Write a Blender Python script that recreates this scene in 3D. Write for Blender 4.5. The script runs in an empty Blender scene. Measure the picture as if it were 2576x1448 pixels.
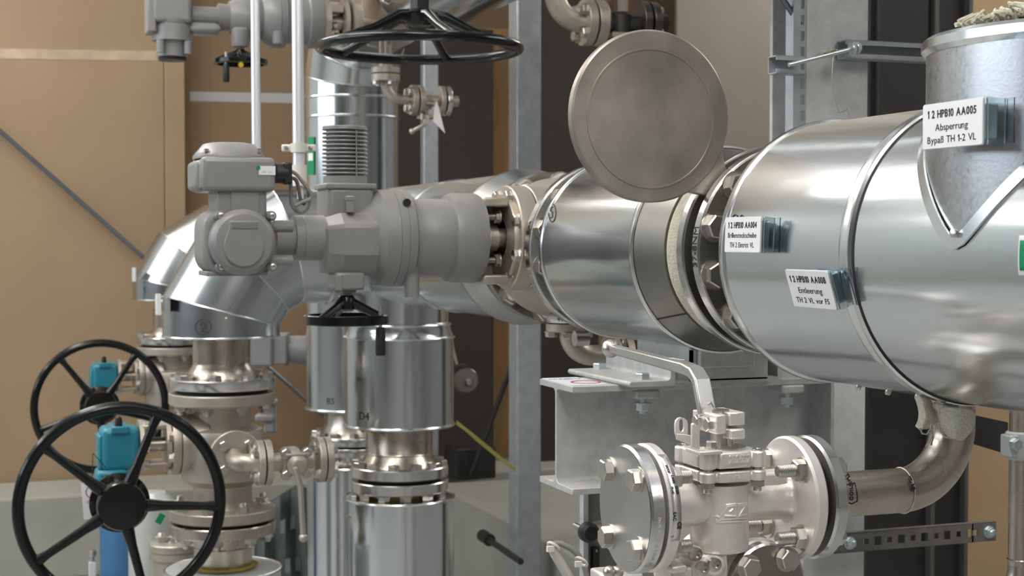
import bpy, bmesh, math, random
from mathutils import Vector, Matrix
random.seed(7)
PI = math.pi
S = bpy.context.scene
C = S.collection

# ------------------------------------------------------------------ camera
# room axes: x runs along the valve branches, y along the main pipe (away), z up; floor z = 0
EYE = 1.6; FPX = 3800.0; YAW = math.radians(20); PIT = math.atan((724-600)/FPX)
CAM = Vector((0, 0, EYE))
FW = Vector((math.sin(YAW)*math.cos(PIT), math.cos(YAW)*math.cos(PIT), -math.sin(PIT)))
RT = Vector((math.cos(YAW), -math.sin(YAW), 0)); UP = RT.cross(FW)
cd = bpy.data.cameras.new('camera'); cam = bpy.data.objects.new('camera', cd); C.objects.link(cam)
cam.matrix_world = Matrix(((RT.x, UP.x, -FW.x, 0), (RT.y, UP.y, -FW.y, 0), (RT.z, UP.z, -FW.z, EYE), (0, 0, 0, 1)))
cd.sensor_width = 36; cd.lens = 36*FPX/2576; cd.clip_start = .05
cd.dof.use_dof = True; cd.dof.focus_distance = 2.15; cd.dof.aperture_fstop = 11.0
S.camera = cam

def ray(px, py): return FW + RT*((px-1288)/FPX) - UP*((py-724)/FPX)
def PY(px, py, y): d = ray(px, py); return CAM + d*(y/d.y)
def PX(px, py, x): d = ray(px, py); return CAM + d*(x/d.x)
def PZ(px, py, z): d = ray(px, py); return CAM + d*((z-EYE)/d.z)
def PD(px, py, dep): return CAM + ray(px, py)*dep
def DEP(p): return (Vector(p)-CAM).dot(FW)
def K(p): return DEP(p)/FPX                      # metres per pixel at that point
def ZP(py, p):                                   # height of pixel row py above the plan point p
    n = (Vector((p[0], p[1], 0))-Vector((0, 0, 0))); d = ray(1288, py)
    h = math.hypot(p[0]*FW.x+p[1]*FW.y, 0)/math.hypot(FW.x, FW.y)
    return EYE + h*d.z/math.hypot(d.x, d.y)
def hit(px, py, axis, c, r):                     # pixel ray on an upright / lying cylinder
    d = ray(px, py); i, j = [k for k in range(3) if k != axis]
    o = CAM; a = d[i]**2+d[j]**2; b = 2*(d[i]*(o[i]-c[i])+d[j]*(o[j]-c[j])); q = (o[i]-c[i])**2+(o[j]-c[j])**2-r*r
    D = b*b-4*a*q
    return o + d*((-b-math.sqrt(max(D, 0)))/(2*a))

# ------------------------------------------------------------------ materials
MATS = {}
def mat(name, col, rough=.5, metal=0, bump=0, bscale=60, var=.0, vscale=4, rvar=0, coat=0, emit=0, alpha=1, trans=0, aniso=0, dust=0, stretch=None, ior=None):
    if name in MATS: return MATS[name]
    m = bpy.data.materials.new(name); m.use_nodes = True; nt = m.node_tree; N = nt.nodes; L = nt.links
    b = N['Principled BSDF']; b.inputs['Base Color'].default_value = (*col, 1); b.inputs['Roughness'].default_value = rough
    b.inputs['Metallic'].default_value = metal; b.inputs['Coat Weight'].default_value = coat
    b.inputs['Anisotropic'].default_value = aniso
    if ior: b.inputs['IOR'].default_value = ior
    if emit: b.inputs['Emission Color'].default_value = (*col, 1); b.inputs['Emission Strength'].default_value = emit
    if trans: b.inputs['Transmission Weight'].default_value = trans
    if alpha < 1: b.inputs['Alpha'].default_value = alpha
    tc = N.new('ShaderNodeTexCoord'); src = tc.outputs['Object']
    if stretch:
        mp = N.new('ShaderNodeMapping'); mp.inputs['Scale'].default_value = stretch; L.new(src, mp.inputs[0]); src = mp.outputs[0]
    colout = None
    if var or rvar:
        n = N.new('ShaderNodeTexNoise'); n.inputs['Scale'].default_value = vscale; n.inputs['Detail'].default_value = 5; L.new(src, n.inputs['Vector'])
        if var:
            r = N.new('ShaderNodeMapRange'); r.inputs['From Min'].default_value = .3; r.inputs['From Max'].default_value = .7
            r.inputs['To Min'].default_value = 1-var; r.inputs['To Max'].default_value = 1+var; L.new(n.outputs['Fac'], r.inputs['Value'])
            mx = N.new('ShaderNodeMix'); mx.data_type = 'RGBA'; mx.blend_type = 'MULTIPLY'; mx.inputs['Factor'].default_value = 1
            mx.inputs['A'].default_value = (*col, 1); L.new(r.outputs[0], mx.inputs['B']); colout = mx.outputs['Result']; L.new(colout, b.inputs['Base Color'])
        if rvar:
            r = N.new('ShaderNodeMapRange'); r.inputs['From Min'].default_value = .3; r.inputs['From Max'].default_value = .7
            r.inputs['To Min'].default_value = max(.02, rough-rvar); r.inputs['To Max'].default_value = rough+rvar; L.new(n.outputs['Fac'], r.inputs['Value']); L.new(r.outputs[0], b.inputs['Roughness'])
    if bump:
        n = N.new('ShaderNodeTexNoise'); n.inputs['Scale'].default_value = bscale; n.inputs['Detail'].default_value = 3; L.new(src, n.inputs['Vector'])
        bp = N.new('ShaderNodeBump'); bp.inputs['Strength'].default_value = bump; bp.inputs['Distance'].default_value = .01; L.new(n.outputs['Fac'], bp.inputs['Height']); L.new(bp.outputs[0], b.inputs['Normal'])
    if dust:                                     # settled dust lies on surfaces that face up
        g = N.new('ShaderNodeNewGeometry'); sp = N.new('ShaderNodeSeparateXYZ'); L.new(g.outputs['Normal'], sp.inputs[0])
        r = N.new('ShaderNodeMapRange'); r.inputs['From Min'].default_value = .72; r.inputs['From Max'].default_value = .97; r.inputs['To Max'].default_value = dust
        L.new(sp.outputs['Z'], r.inputs['Value'])
        d = N.new('ShaderNodeBsdfDiffuse'); d.inputs['Color'].default_value = (.46, .42, .35, 1)
        ms = N.new('ShaderNodeMixShader'); L.new(r.outputs[0], ms.inputs[0]); L.new(b.outputs[0], ms.inputs[1]); L.new(d.outputs[0], ms.inputs[2])
        L.new(ms.outputs[0], N['Material Output'].inputs['Surface'])
    MATS[name] = m; return m

GALV = mat('galvanised_sheet', (.66, .69, .71), .17, 1, bump=.05, bscale=6, var=.03, vscale=5, rvar=.025, dust=.45, stretch=None)
GALVY = mat('galvanised_run', (.66, .69, .71), .18, 1, bump=.045, bscale=30, var=.03, vscale=18, rvar=.03, dust=.45, stretch=(1, .1, 1))
GALVZ = mat('galvanised_upright', (.66, .69, .71), .18, 1, bump=.045, bscale=30, var=.03, vscale=18, rvar=.03, stretch=(1, 1, .1))
GALVE = mat('dimmed_elbow_sheet', (.50, .525, .545), .22, 1, bump=.04, bscale=14, var=.05, vscale=9, rvar=.04)  # galvanised colour darkened to hold down lamp reflections on the elbows
GALVF = mat('galvanised_cap', (.50, .51, .50), .34, 1, bump=.03, bscale=12, var=.03, vscale=8, rvar=.03)
BEAD = mat('bright_sheet_edge', (.72, .74, .75), .2, 1)
ZINC = mat('hot_dip_zinc', (.52, .53, .53), .5, .4, bump=.06, bscale=220, var=.13, vscale=40, rvar=.1, dust=.3)
ZINCB = mat('zinc_strut', (.44, .47, .50), .42, .6, bump=.03, bscale=150, var=.1, vscale=30)
CAST = mat('blasted_cast_steel', (.84, .80, .765), .43, .68, bump=.09, bscale=420, var=.06, vscale=30, dust=.25)
CASTW = mat('warm_cast_steel', (.51, .455, .39), .42, .75, bump=.05, bscale=300, var=.08, vscale=18, dust=.25)
MACH = mat('machined_steel', (.68, .67, .66), .22, 1, bump=.02, bscale=120, var=.05, vscale=30, stretch=(1, 1, 1))
FACE = mat('turned_flange_face', (.33, .31, .28), .36, 1, bump=.02, bscale=90, var=.12, vscale=12, rvar=.08)
DISC = mat('dull_disc_steel', (.36, .325, .285), .42, .8, bump=.02, bscale=60, var=.22, vscale=11, rvar=.08)
PIPE = mat('stainless_pipe', (.52, .46, .40), .26, 1, bump=.012, bscale=60, var=.1, vscale=12, rvar=.06)
BOLT = mat('bolt_steel', (.60, .57, .53), .3, 1, var=.06, vscale=60)
ZBOLT = mat('zinc_bolt', (.62, .68, .70), .35, .9)
GREY = mat('grey_actuator_paint', (.235, .23, .23), .36, .0, bump=.02, bscale=300, var=.03, vscale=8, dust=.3)
BLACK = mat('black_wheel_enamel', (.008, .008, .009), .22, 0, bump=.015, bscale=90, coat=.3)
RUB = mat('black_plastic', (.012, .012, .013), .45)
DARK = mat('dark_gasket', (.02, .019, .018), .7)
TEAL = mat('teal_gearbox_paint', (.02, .21, .29), .38, 0, bump=.05, bscale=160, coat=.2)
TAN = mat('tan_wall_board', (.335, .235, .145), .75, 0, bump=.015, bscale=40, var=.05, vscale=2.5)
TAN2 = mat('shaded_tan_board', (.255, .168, .095), .75, 0, bump=.015, bscale=40, var=.06, vscale=2)  # tan board darkened, the shading of the recessed wall put into its colour
ORNG = mat('orange_plywood', (.42, .25, .11), .6, 0, var=.1, vscale=6, stretch=(6, 6, .6))
GBRD = mat('shade_brown_sheet', (.034, .029, .023), .7, 0, var=.08, vscale=3)  # dark tone stands in for the shade over the back wall
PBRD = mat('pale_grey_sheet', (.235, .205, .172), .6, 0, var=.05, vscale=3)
CAB = mat('dark_grey_cabinet', (.028, .027, .026), .5, .2, var=.1, vscale=4)
CONC = mat('painted_concrete', (.34, .34, .295), .6, 0, bump=.03, bscale=60, var=.07, vscale=4)
FLOORM = mat('grey_floor', (.33, .335, .325), .45, 0, var=.08, vscale=3)
CEIL = mat('pale_ceiling', (.74, .75, .75), .8, 0, var=.04, vscale=2)
WALLP = mat('plain_wall', (.27, .275, .275), .8, 0, var=.05, vscale=2)
BLACK.node_tree.nodes['Principled BSDF'].inputs['Specular IOR Level'].default_value = .28
BLACK.node_tree.nodes['Principled BSDF'].inputs['Base Color'].default_value = (.004, .004, .0045, 1)
WHITE = mat('white_card', (.80, .80, .82), .35)
CLEAR = mat('clear_acrylic', (.86, .93, .95), .05, 0, trans=1, ior=1.45)
INK = mat('black_ink', (.012, .012, .014), .6)
BLUEINK = mat('blue_ink', (.12, .14, .45), .6)
RED = mat('red_print', (.35, .03, .04), .5)
GREEN = mat('green_print', (.0, .25, .10), .4)
WOOL = mat('beige_wool', (.56, .53, .42), .95, 0, bump=.5, bscale=260, var=.12, vscale=60)
FOAM = mat('yellow_foam', (.34, .27, .07), .9, 0, bump=.4, bscale=200, var=.2, vscale=60)
BLUE = mat('blue_drum_plastic', (.035, .13, .27), .45, 0, var=.12, vscale=6)
ALU = mat('aluminium_conduit', (.86, .86, .90), .34, .55)
PVC = mat('white_pvc', (.68, .67, .63), .4)
CABLE = mat('grey_cable', (.22, .22, .20), .5)
RIBB = mat('yellow_green_ribbon', (.36, .40, .08), .5)
CHROME = mat('blued_rod', (.22, .25, .29), .25, 1)
YEL = mat('yellow_dot', (.7, .5, .02), .4)
TAPE = mat('grey_tape', (.46, .44, .44), .35)
LAMP = mat('lamp_diffuser', (1.0, .97, .93), .5, emit=11.5)

# ------------------------------------------------------------------ mesh toolkit
AX = {'x': Vector((1, 0, 0)), 'y': Vector((0, 1, 0)), 'z': Vector((0, 0, 1)), '-x': Vector((-1, 0, 0)), '-y': Vector((0, -1, 0)), '-z': Vector((0, 0, -1))}
def frame(o, z, xh=None):
    z = AX[z] if isinstance(z, str) else Vector(z); z = z.normalized()
    xh = AX[xh] if isinstance(xh, str) else xh
    if xh is None: xh = Vector((0, 0, 1)) if abs(z.z) < .9 else Vector((1, 0, 0))
    x = (Vector(xh) - z*z.dot(Vector(xh))).normalized(); y = z.cross(x)
    return Matrix(((x.x, y.x, z.x, o[0]), (x.y, y.y, z.y, o[1]), (x.z, y.z, z.z, o[2]), (0, 0, 0, 1)))
LOC = {}
class MB:
    def __init__(s): s.v = []; s.f = []
    def add(s, vs, fs, M=None):
        n = len(s.v); s.v += [(M @ Vector(v)) if M else Vector(v) for v in vs]; s.f += [[i+n for i in f] for f in fs]; return s
    def box(s, c, d, M=None):
        x, y, z = d[0]/2, d[1]/2, d[2]/2; c = Vector(c)
        vs = [c+Vector((i*x, j*y, k*z)) for i in (-1, 1) for j in (-1, 1) for k in (-1, 1)]
        return s.add(vs, [(0, 1, 3, 2), (4, 6, 7, 5), (0, 4, 5, 1), (2, 3, 7, 6), (0, 2, 6, 4), (1, 5, 7, 3)], M)
    def span(s, a, b):
        a = Vector(a); b = Vector(b); return s.box((a+b)/2, (abs(b.x-a.x), abs(b.y-a.y), abs(b.z-a.z)))
    def lathe(s, prof, o, ax, seg=48, close=False):
        M = frame(o, ax); vs = []; fs = []; rings = []
        for r, h in prof:
            if r < 1e-6: rings.append([len(vs)]); vs.append((0, 0, h))
            else:
                rings.append(list(range(len(vs), len(vs)+seg)))
                vs += [(r*math.cos(2*PI*i/seg), r*math.sin(2*PI*i/seg), h) for i in range(seg)]
        pr = list(zip(rings, rings[1:])) + ([(rings[-1], rings[0])] if close else [])
        for A, B in pr:
            for i in range(seg):
                j = (i+1) % seg
                if len(A) == 1 and len(B) == 1: continue
                if len(A) == 1: fs.append((A[0], B[i], B[j]))
                elif len(B) == 1: fs.append((A[i], B[0], A[j]))
                else: fs.append((A[i], B[i], B[j], A[j]))
        return s.add(vs, fs, M)
    def cyl(s, a, b, r, r2=None, seg=32):
        a = Vector(a); b = Vector(b); l = (b-a).length; r2 = r if r2 is None else r2
        return s.lathe([(0, 0), (r, 0), (r2, l), (0, l)], a, b-a, seg)
    def tube(s, pts, r, seg=10, closed=False):
        pts = [Vector(p) for p in pts]; n = len(pts); vs = []; fs = []; u = None
        for i, p in enumerate(pts):
            t = ((pts[(i+1) % n]-pts[i-1]) if closed else (pts[min(i+1, n-1)]-pts[max(i-1, 0)])).normalized()
            if u is None: u = t.orthogonal().normalized()
            u = (u - t*u.dot(t)).normalized(); w = t.cross(u); rr = r[i] if isinstance(r, (list, tuple)) else r
            vs += [p + (u*math.cos(2*PI*k/seg)+w*math.sin(2*PI*k/seg))*rr for k in range(seg)]
        for i in range(n if closed else n-1):
            j = (i+1) % n
            off = 0
            if closed and j == 0:
                off = min(range(seg), key=lambda o: (vs[i*seg]-vs[o]).length)
            for k in range(seg): fs.append((i*seg+k, i*seg+(k+1) % seg, j*seg+(k+1+off) % seg, j*seg+(k+off) % seg))
        if not closed: fs += [tuple(reversed(range(seg))), tuple(range((n-1)*seg, n*seg))]
        return s.add(vs, fs)
    def torus(s, o, ax, R, r, seg=72, seg2=14):
        M = frame(o, ax); return s.tube([M @ Vector((R*math.cos(2*PI*i/seg), R*math.sin(2*PI*i/seg), 0)) for i in range(seg)], r, seg2, True)
    def prism(s, poly, h0, h1, M=None):
        n = len(poly); vs = [(x, y, h0) for x, y in poly]+[(x, y, h1) for x, y in poly]
        return s.add(vs, [tuple(reversed(range(n))), tuple(range(n, 2*n))]+[(i, (i+1) % n, n+(i+1) % n, n+i) for i in range(n)], M)
    def sphere(s, c, r, seg=24, sc=(1, 1, 1)):
        pr = [(r*math.sin(PI*i/12), -r*math.cos(PI*i/12)) for i in range(13)]; pr[0] = (0, -r); pr[-1] = (0, r)
        n = len(s.v); s.lathe(pr, (0, 0, 0), 'z', seg)
        for i in range(n, len(s.v)): v = s.v[i]; s.v[i] = Vector(c)+Vector((v.x*sc[0], v.y*sc[1], v.z*sc[2]))
        return s
    def hexa(s, M, af, h, h0=0):                 # hexagon across flats af, chamfered top
        r = af/math.sqrt(3); p = [(r*math.cos(PI/3*i), r*math.sin(PI/3*i)) for i in range(6)]; q = [(x*.88, y*.88) for x, y in p]
        vs = [(x, y, h0) for x, y in p]+[(x, y, h0+h*.86) for x, y in p]+[(x, y, h0+h) for x, y in q]
        fs = [tuple(reversed(range(6))), tuple(range(12, 18))]
        for a in (0, 6): fs += [(a+i, a+(i+1) % 6, a+6+(i+1) % 6, a+6+i) for i in range(6)]
        return s.add(vs, fs, M)
    def ribbon(s, pts, nrm, w, t, closed=False):  # flat strip lying along pts, nrm = surface normals
        pts = [Vector(p) for p in pts]; n = len(pts); vs = []; fs = []
        for i, p in enumerate(pts):
            tg = ((pts[(i+1) % n]-pts[i-1]) if closed else (pts[min(i+1, n-1)]-pts[max(i-1, 0)])).normalized()
            nn = Vector(nrm[i] if isinstance(nrm, list) else nrm).normalized(); sd = tg.cross(nn).normalized()
            vs += [p-sd*w/2, p+sd*w/2, p+sd*w/2+nn*t, p-sd*w/2+nn*t]
        for i in range(n if closed else n-1):
            j = (i+1) % n
            for k in range(4): fs.append((i*4+k, i*4+(k+1) % 4, j*4+(k+1) % 4, j*4+k))
        if not closed: fs += [(3, 2, 1, 0), ((n-1)*4, (n-1)*4+1, (n-1)*4+2, (n-1)*4+3)]
        return s.add(vs, fs)
    def mesh(s, name, m, off=None, smooth=35):
        me = bpy.data.meshes.new(name); off = off or Vector((0, 0, 0))
        me.from_pydata([v-off for v in s.v], [], s.f)
        bm = bmesh.new(); bm.from_mesh(me); bmesh.ops.recalc_face_normals(bm, faces=bm.faces); bm.to_mesh(me); bm.free()
        if smooth: me.shade_smooth(); me.set_sharp_from_angle(angle=math.radians(smooth))
        me.materials.append(m); return me
    def build(s, name, m, parent=None, smooth=35, bevel=0, seg=2):
        off = LOC[parent.name] if parent else None
        if parent is None:
            lo = Vector((min(v.x for v in s.v)+max(v.x for v in s.v), min(v.y for v in s.v)+max(v.y for v in s.v), 0))/2
            lo.z = min(v.z for v in s.v); off = lo
        o = bpy.data.objects.new(name, s.mesh(name, m, off, smooth)); C.objects.link(o)
        if parent: o.parent = parent
        else: o.location = off
        LOC[o.name] = off
        if bevel:
            b = o.modifiers.new('bevel', 'BEVEL'); b.width = bevel; b.segments = seg; b.limit_method = 'ANGLE'; b.angle_limit = math.radians(40)
            b.use_clamp_overlap = True
        return o
def tag(o, label, cat, group=None):
    o['label'] = label; o['category'] = cat
    if group: o['group'] = group
    return o
def struct(o): o['kind'] = 'structure'; return o
def thing(name, label, cat, loc, group=None):
    o = bpy.data.objects.new(name, None); C.objects.link(o); o.location = loc; o.empty_display_size = .05
    LOC[o.name] = Vector(loc); return tag(o, label, cat, group)
def inst(name, me, parent, M):                  # a part that shares its mesh with its twins; M in room space
    o = bpy.data.objects.new(name, me); C.objects.link(o); o.parent = parent
    o.matrix_local = Matrix.Translation(-LOC[parent.name]) @ M; LOC[o.name] = LOC[parent.name]; return o
def arc(c, u, w, r, a0, a1, n=24):
    c = Vector(c); return [c+(Vector(u)*math.cos(a)+Vector(w)*math.sin(a))*r for a in [a0+(a1-a0)*i/n for i in range(n+1)]]
def rrect(w, h, r, n=5):
    p = []
    for cx, cy, a in ((w/2-r, h/2-r, 0), (-w/2+r, h/2-r, 90), (-w/2+r, -h/2+r, 180), (w/2-r, -h/2+r, 270)):
        p += [(cx+r*math.cos(math.radians(a+90*i/n)), cy+r*math.sin(math.radians(a+90*i/n))) for i in range(n+1)]
    return p
# bolts
def bolt_mesh(name, d, head=None, washer=True, shank=0, m=None):
    mb = MB(); af = head or d*1.6; h = 0
    if washer: mb.lathe([(0, 0), (af*.68, 0), (af*.68, d*.16), (0, d*.16)], (0, 0, 0), 'z', 24); h = d*.16
    mb.hexa(Matrix.Identity(4), af, d*.68, h)
    if shank:
        r = d/2; mb.lathe([(0, h), (r, h), (r, h+d*.68+shank-r*.2), (r*.8, h+d*.68+shank), (0, h+d*.68+shank)], (0, 0, 0), 'z', 16)
        for i in range(int(shank/(d*.14))):
            z = h+d*.7+i*d*.14; mb.lathe([(r, z), (r*1.07, z+d*.05), (r, z+d*.1)], (0, 0, 0), 'z', 16)
    return mb.mesh(name, m or BOLT, None, 30)
def bolt_ring(parent, me, o, ax, R, n, ph=0, name='bolt', spin=0):
    M = frame(o, ax)
    for i in range(n):
        a = ph+2*PI*i/n
        inst(name, me, parent, M @ Matrix.Translation((R*math.cos(a), R*math.sin(a), 0)) @ Matrix.Rotation(spin+i*.7, 4, 'Z'))
# text
def text_mb(body, size, extrude=0, bold=0, sx=1.0, align='CENTER'):
    cu = bpy.data.curves.new('lettering', 'FONT'); cu.body = body; cu.size = size; cu.align_x = align; cu.align_y = 'CENTER'
    cu.extrude = extrude; cu.offset = bold; cu.resolution_u = 3
    ob = bpy.data.objects.new('lettering', cu); C.objects.link(ob); dg = bpy.context.evaluated_depsgraph_get()
    me = bpy.data.meshes.new_from_object(ob.evaluated_get(dg)); mb = MB()
    mb.add([(v.co.x*sx, v.co.y, v.co.z) for v in me.vertices], [tuple(p.vertices) for p in me.polygons])
    bpy.data.objects.remove(ob); bpy.data.curves.remove(cu); bpy.data.meshes.remove(me); return mb
def sign_mb(body, size, extrude=0, bold=0):     # lettering set glyph by glyph, with a flagged figure one
    out = MB(); x = 0; ref = text_mb('H', size, extrude, bold); h0, h1 = min(v.y for v in ref.v), max(v.y for v in ref.v)
    e = extrude; st = size*.058+bold
    for ch in body:
        if ch == ' ': x += size*.36; continue
        if ch == '1':
            w = size*.25; p = [(w-2*st, h0), (w, h0), (w, h1), (w-st*1.5, h1), (w-st*3.2, h1-size*.10), (0, h1-size*.15), (0, h1-size*.15-st*1.7), (w-2*st, h1-size*.10-st*1.4)]
            g = MB().prism(p, -e, max(e, .00005))
        else: g = text_mb(ch, size, extrude, bold)
        a, b = min(v.x for v in g.v), max(v.x for v in g.v)
        out.add([v+Vector((x-a, 0, 0)) for v in g.v], g.f); x += b-a+size*.085
    out.v = [v-Vector((x/2, 0, 0)) for v in out.v]; return out
def placed(mb, M):
    mb.v = [M @ v for v in mb.v]; return mb
def wrap(mb, o, ax, xh, r, flip=1):             # bend flat lettering (x around, y along the axis) on a cylinder
    M = frame(o, ax, xh); out = []
    for v in mb.v:
        a = flip*v.x/r; rr = r+v.z; out.append(M @ Vector((rr*math.cos(a), rr*math.sin(a), v.y)))
    mb.v = out; return mb
def strokes(polys, r=.0012):
    mb = MB()
    for p in polys: mb.tube(p, r, 6)
    return mb

# ------------------------------------------------------------------ the room
struct(MB().span((-6, -4, -.1), (7, 8.1, 0)).build('floor', FLOORM, smooth=0))
struct(MB().span((-6, -4, 4.2), (7, 8.1, 4.3)).build('ceiling', CEIL, smooth=0))
struct(MB().span((-6, 8.0, 0), (7, 8.1, 4.2)).build('wall_back', TAN2, smooth=0))
struct(MB().span((-6.1, -4, 0), (-6, 8.1, 4.2)).build('wall_left', WALLP, smooth=0))
PANE = mat('daylight_pane', (.80, .90, 1.0), .3, emit=3.5)
wi = struct(MB().span((-5.995, 1.0, 2.35), (-5.96, 7.4, 3.75)).build('window_1', mat('window_frame', (.55, .55, .54), .5), smooth=0))
for i in range(4): MB().span((-5.965, 1.06+i*1.59, 2.41), (-5.95, 1.06+i*1.59+1.52, 3.69)).build('window_pane', PANE, wi, 0)
struct(MB().span((7, -4, 0), (7.1, 8.1, 4.2)).build('wall_right', WALLP, smooth=0))
struct(MB().span((-6, -4.1, 0), (7, -4, 4.2)).build('wall_front', mat('front_wall', (.40, .39, .375), .8), smooth=0))
XB = PY(468, 700, 7.86).x; XS = PY(415, 700, 7.88).x
t = thing('wall_panel', 'large tan wall board filling the left edge of the view', 'wall panel', (-3, 7.93, .3))
MB().span((-.55, 7.88, 0), (XS, 8.0, 4.2)).build('board', TAN, t, 0)
MB().span((XS+.004, 7.86, 0), (XB, 8.0, 4.2)).build('edge_strip', TAN, t, 0, .004)
tag(MB().span((-6, 7.90, 0), (-.56, 7.99, 4.2)).build('wall_panel', mat('pale_green_panel', (.40, .42, .40), .6), smooth=0), 'pale grey-green wall board left of the tan board', 'wall panel')
zt = PY(130, 1205, 7.88).z; yf = PZ(130, 1247, zt).y
tag(MB().span((-6, yf, 0), (7, 7.85, zt)).build('concrete_plinth', CONC, bevel=.012, smooth=0), 'low grey-green concrete ledge at the foot of the tan wall', 'ledge')
a, b = PY(-60, 277, 7.83), PY(830, 1058, 7.83)
tag(MB().tube([a, b], .011, 12).build('brace_rod', CHROME), 'thin grey rod slanting down across the tan wall', 'rod')
# old adhesive tape and labels on the boards
def tape(name, px0, px1, py0, py1, y, m, label):
    p, q = PY(px0, py0, y), PY(px1, py1, y); w = abs(PY(px0, py1, y).z-p.z)
    mb = MB(); h = w/2
    mb.add([(p.x, y, p.z), (q.x, y, PY(px1, py0+(py1-py0)*0+6, y).z), (q.x, y, PY(px1, py1+6, y).z), (p.x, y, PY(px0, py1, y).z)], [(0, 1, 2, 3)])
    mb.v += [v+Vector((0, .002, 0)) for v in mb.v]; mb.f += [[7, 6, 5, 4], [0, 4, 5, 1], [1, 5, 6, 2], [2, 6, 7, 3], [3, 7, 4, 0]]
    return tag(mb.build(name, m, smooth=0), label, 'tape')
TAPEC = mat('clear_tape', (.47, .36, .25), .25, 0, var=.16, vscale=9)
tape('tape_strip', -20, 395, 122, 147, 7.878, TAPEC, 'pale glossy tape strip running across the tan board at upper left')
tape('tape_strip', 478, 790, 230, 254, 7.998, TAPE, 'grey tape strip on the darkened tan board behind the two white conduits')
def board(name, px0, px1, y, z1, m, label, cat='board', th=.03, z0=None):
    z0 = zt if z0 is None else z0
    x0, x1 = PY(px0, 700, y).x, PY(px1, 700, y).x
    return tag(MB().span((x0, y, z0), (x1, y+th, z1)).build(name, m, smooth=0, bevel=.003), label, cat)
board('sheet_panel', 1000, 1242, 7.70, 2.72, GBRD, 'grey-brown panel standing in for the shade behind the vertical pipe and the black top handwheel')  # stands in for the shaded centre of the back wall
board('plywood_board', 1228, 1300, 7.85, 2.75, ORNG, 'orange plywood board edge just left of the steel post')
board('sheet_panel', 1352, 1506, 7.60, 4.1, GBRD, 'tall panel standing in for the shade just right of the steel post')  # stands in for the shaded centre of the back wall
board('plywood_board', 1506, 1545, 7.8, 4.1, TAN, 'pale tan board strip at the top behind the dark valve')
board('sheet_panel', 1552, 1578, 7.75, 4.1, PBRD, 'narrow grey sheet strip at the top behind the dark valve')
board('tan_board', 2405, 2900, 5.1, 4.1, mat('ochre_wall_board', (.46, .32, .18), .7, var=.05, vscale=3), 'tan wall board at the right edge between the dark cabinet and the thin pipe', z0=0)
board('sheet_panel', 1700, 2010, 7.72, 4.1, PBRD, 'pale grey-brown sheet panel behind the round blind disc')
# plinth with tray behind the right hand vertical pipe
p = PY(1150, 1212, 6.9)
tag(MB().span((PY(1090, 1212, 6.9).x, 4.95, 0), (PY(1420, 1212, 6.9).x, 6.9, p.z)).build('equipment_plinth', CONC, bevel=.01, smooth=0), 'grey concrete equipment plinth at the foot of the steel post', 'plinth')
q = PY(1150, 1210, 7.2)
tag(MB().span((PY(1140, 1200, 7.2).x, 7.15, zt), (PY(1240, 1200, 7.2).x, 7.35, PY(1190, 1122, 7.2).z)).build('base_box', CAB, bevel=.01, smooth=0), 'dark low box standing behind the concrete plinth', 'box')
a, b = PY(1297, 895, 7.1), PY(1186, 1192, 7.1)
tag(MB().tube([a, b], .013, 10).build('support_rod', RUB), 'dark slanting rod rising from the dark box to the steel post', 'rod')
xp = PY(1105, 1100, 4.95)
t = thing('pipe_stub', 'thin dark bar with a clamp lying on the concrete plinth', 'bar', PZ(1225, 1352, p.z+.02))
MB().tube([PZ(1222, 1352, p.z+.02), PZ(1310, 1412, p.z+.02)], .012, 10).build('bar', CAB, t)
MB().cyl(PZ(1214, 1346, p.z+.02), PZ(1232, 1358, p.z+.02), .024, None, 20).build('clamp', CAB, t)

# steel posts
x0, x1 = PY(1301, 700, 5.3).x, PY(1362, 700, 5.3).x
tag(MB().span((x0, 5.3, 0), (x1, 5.3+(x1-x0), 4.2)).build('steel_post', ZINCB, bevel=.006), 'tall grey square steel post in the middle, behind the main pipe flanges', 'post')
x0, x1 = PY(1066, 300, 7.3).x, PY(1103, 300, 7.3).x
tag(MB().span((x0, 7.3, 0), (x1, 7.36, 4.2)).build('steel_post', ZINCB, bevel=.006), 'narrow blue-grey post in front of the panel standing in for shade', 'post')

# ------------------------------------------------------------------ main pipe
MX, MZ = 1.275, 1.58
def mlathe(prof, seg=96): return MB().lathe([(r, y) for r, y in prof], (MX, 0, MZ), 'y', seg)
def bead(y, r, t=.0035): return MB().torus((MX, y, MZ), 'y', r, t, 96, 8)
def handmark(parent, polys, axis, c, r, w=.0011):
    return strokes([[hit(px, py, axis, c, r+.0004) for px, py in p] for p in polys], w).build('marker_writing', INK, parent)
# near jacket
J = thing('pipe_jacket', 'large galvanised main pipe jacket in the right foreground, nearest the camera', 'pipe jacket', (MX, 1.2, MZ))
mlathe([(.12, 2.028), (.199, 2.028), (.2015, 2.03), (.2, 2.02), (.2, 1.695), (.2, -.6), (.12, -.6)]).build('shell', GALVY, J)
mlathe([(.2, 2.02), (.2035, 2.022), (.2045, 2.030), (.2025, 2.036), (.199, 2.034)]).build('end_rim', BEAD, J)
mlathe([(.2002, 1.705), (.2035, 1.702), (.2045, 1.694), (.203, 1.688), (.2038, 1.68), (.2002, 1.676)]).build('seam_band', BEAD, J)
mlathe([(.2002, 1.6745), (.2022, 1.6735), (.2002, 1.6715)]).build('seam_gap', DARK, J)
for px, py in ((2102, 953), (2202, 977), (2284, 992)):
    o = hit(px, py-6, 1, (MX, 0, MZ), .2); n = (o-Vector((MX, o.y, MZ))).normalized(); n = Vector((-.25, 0, -1)).normalized(); o = Vector((MX, o.y, MZ))+n*.2
    MB().lathe([(0, 0), (.0045, 0), (.0045, .004), (.003, .0065), (0, .0065)], o, n, 14).build('screw', BOLT, J)
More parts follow.
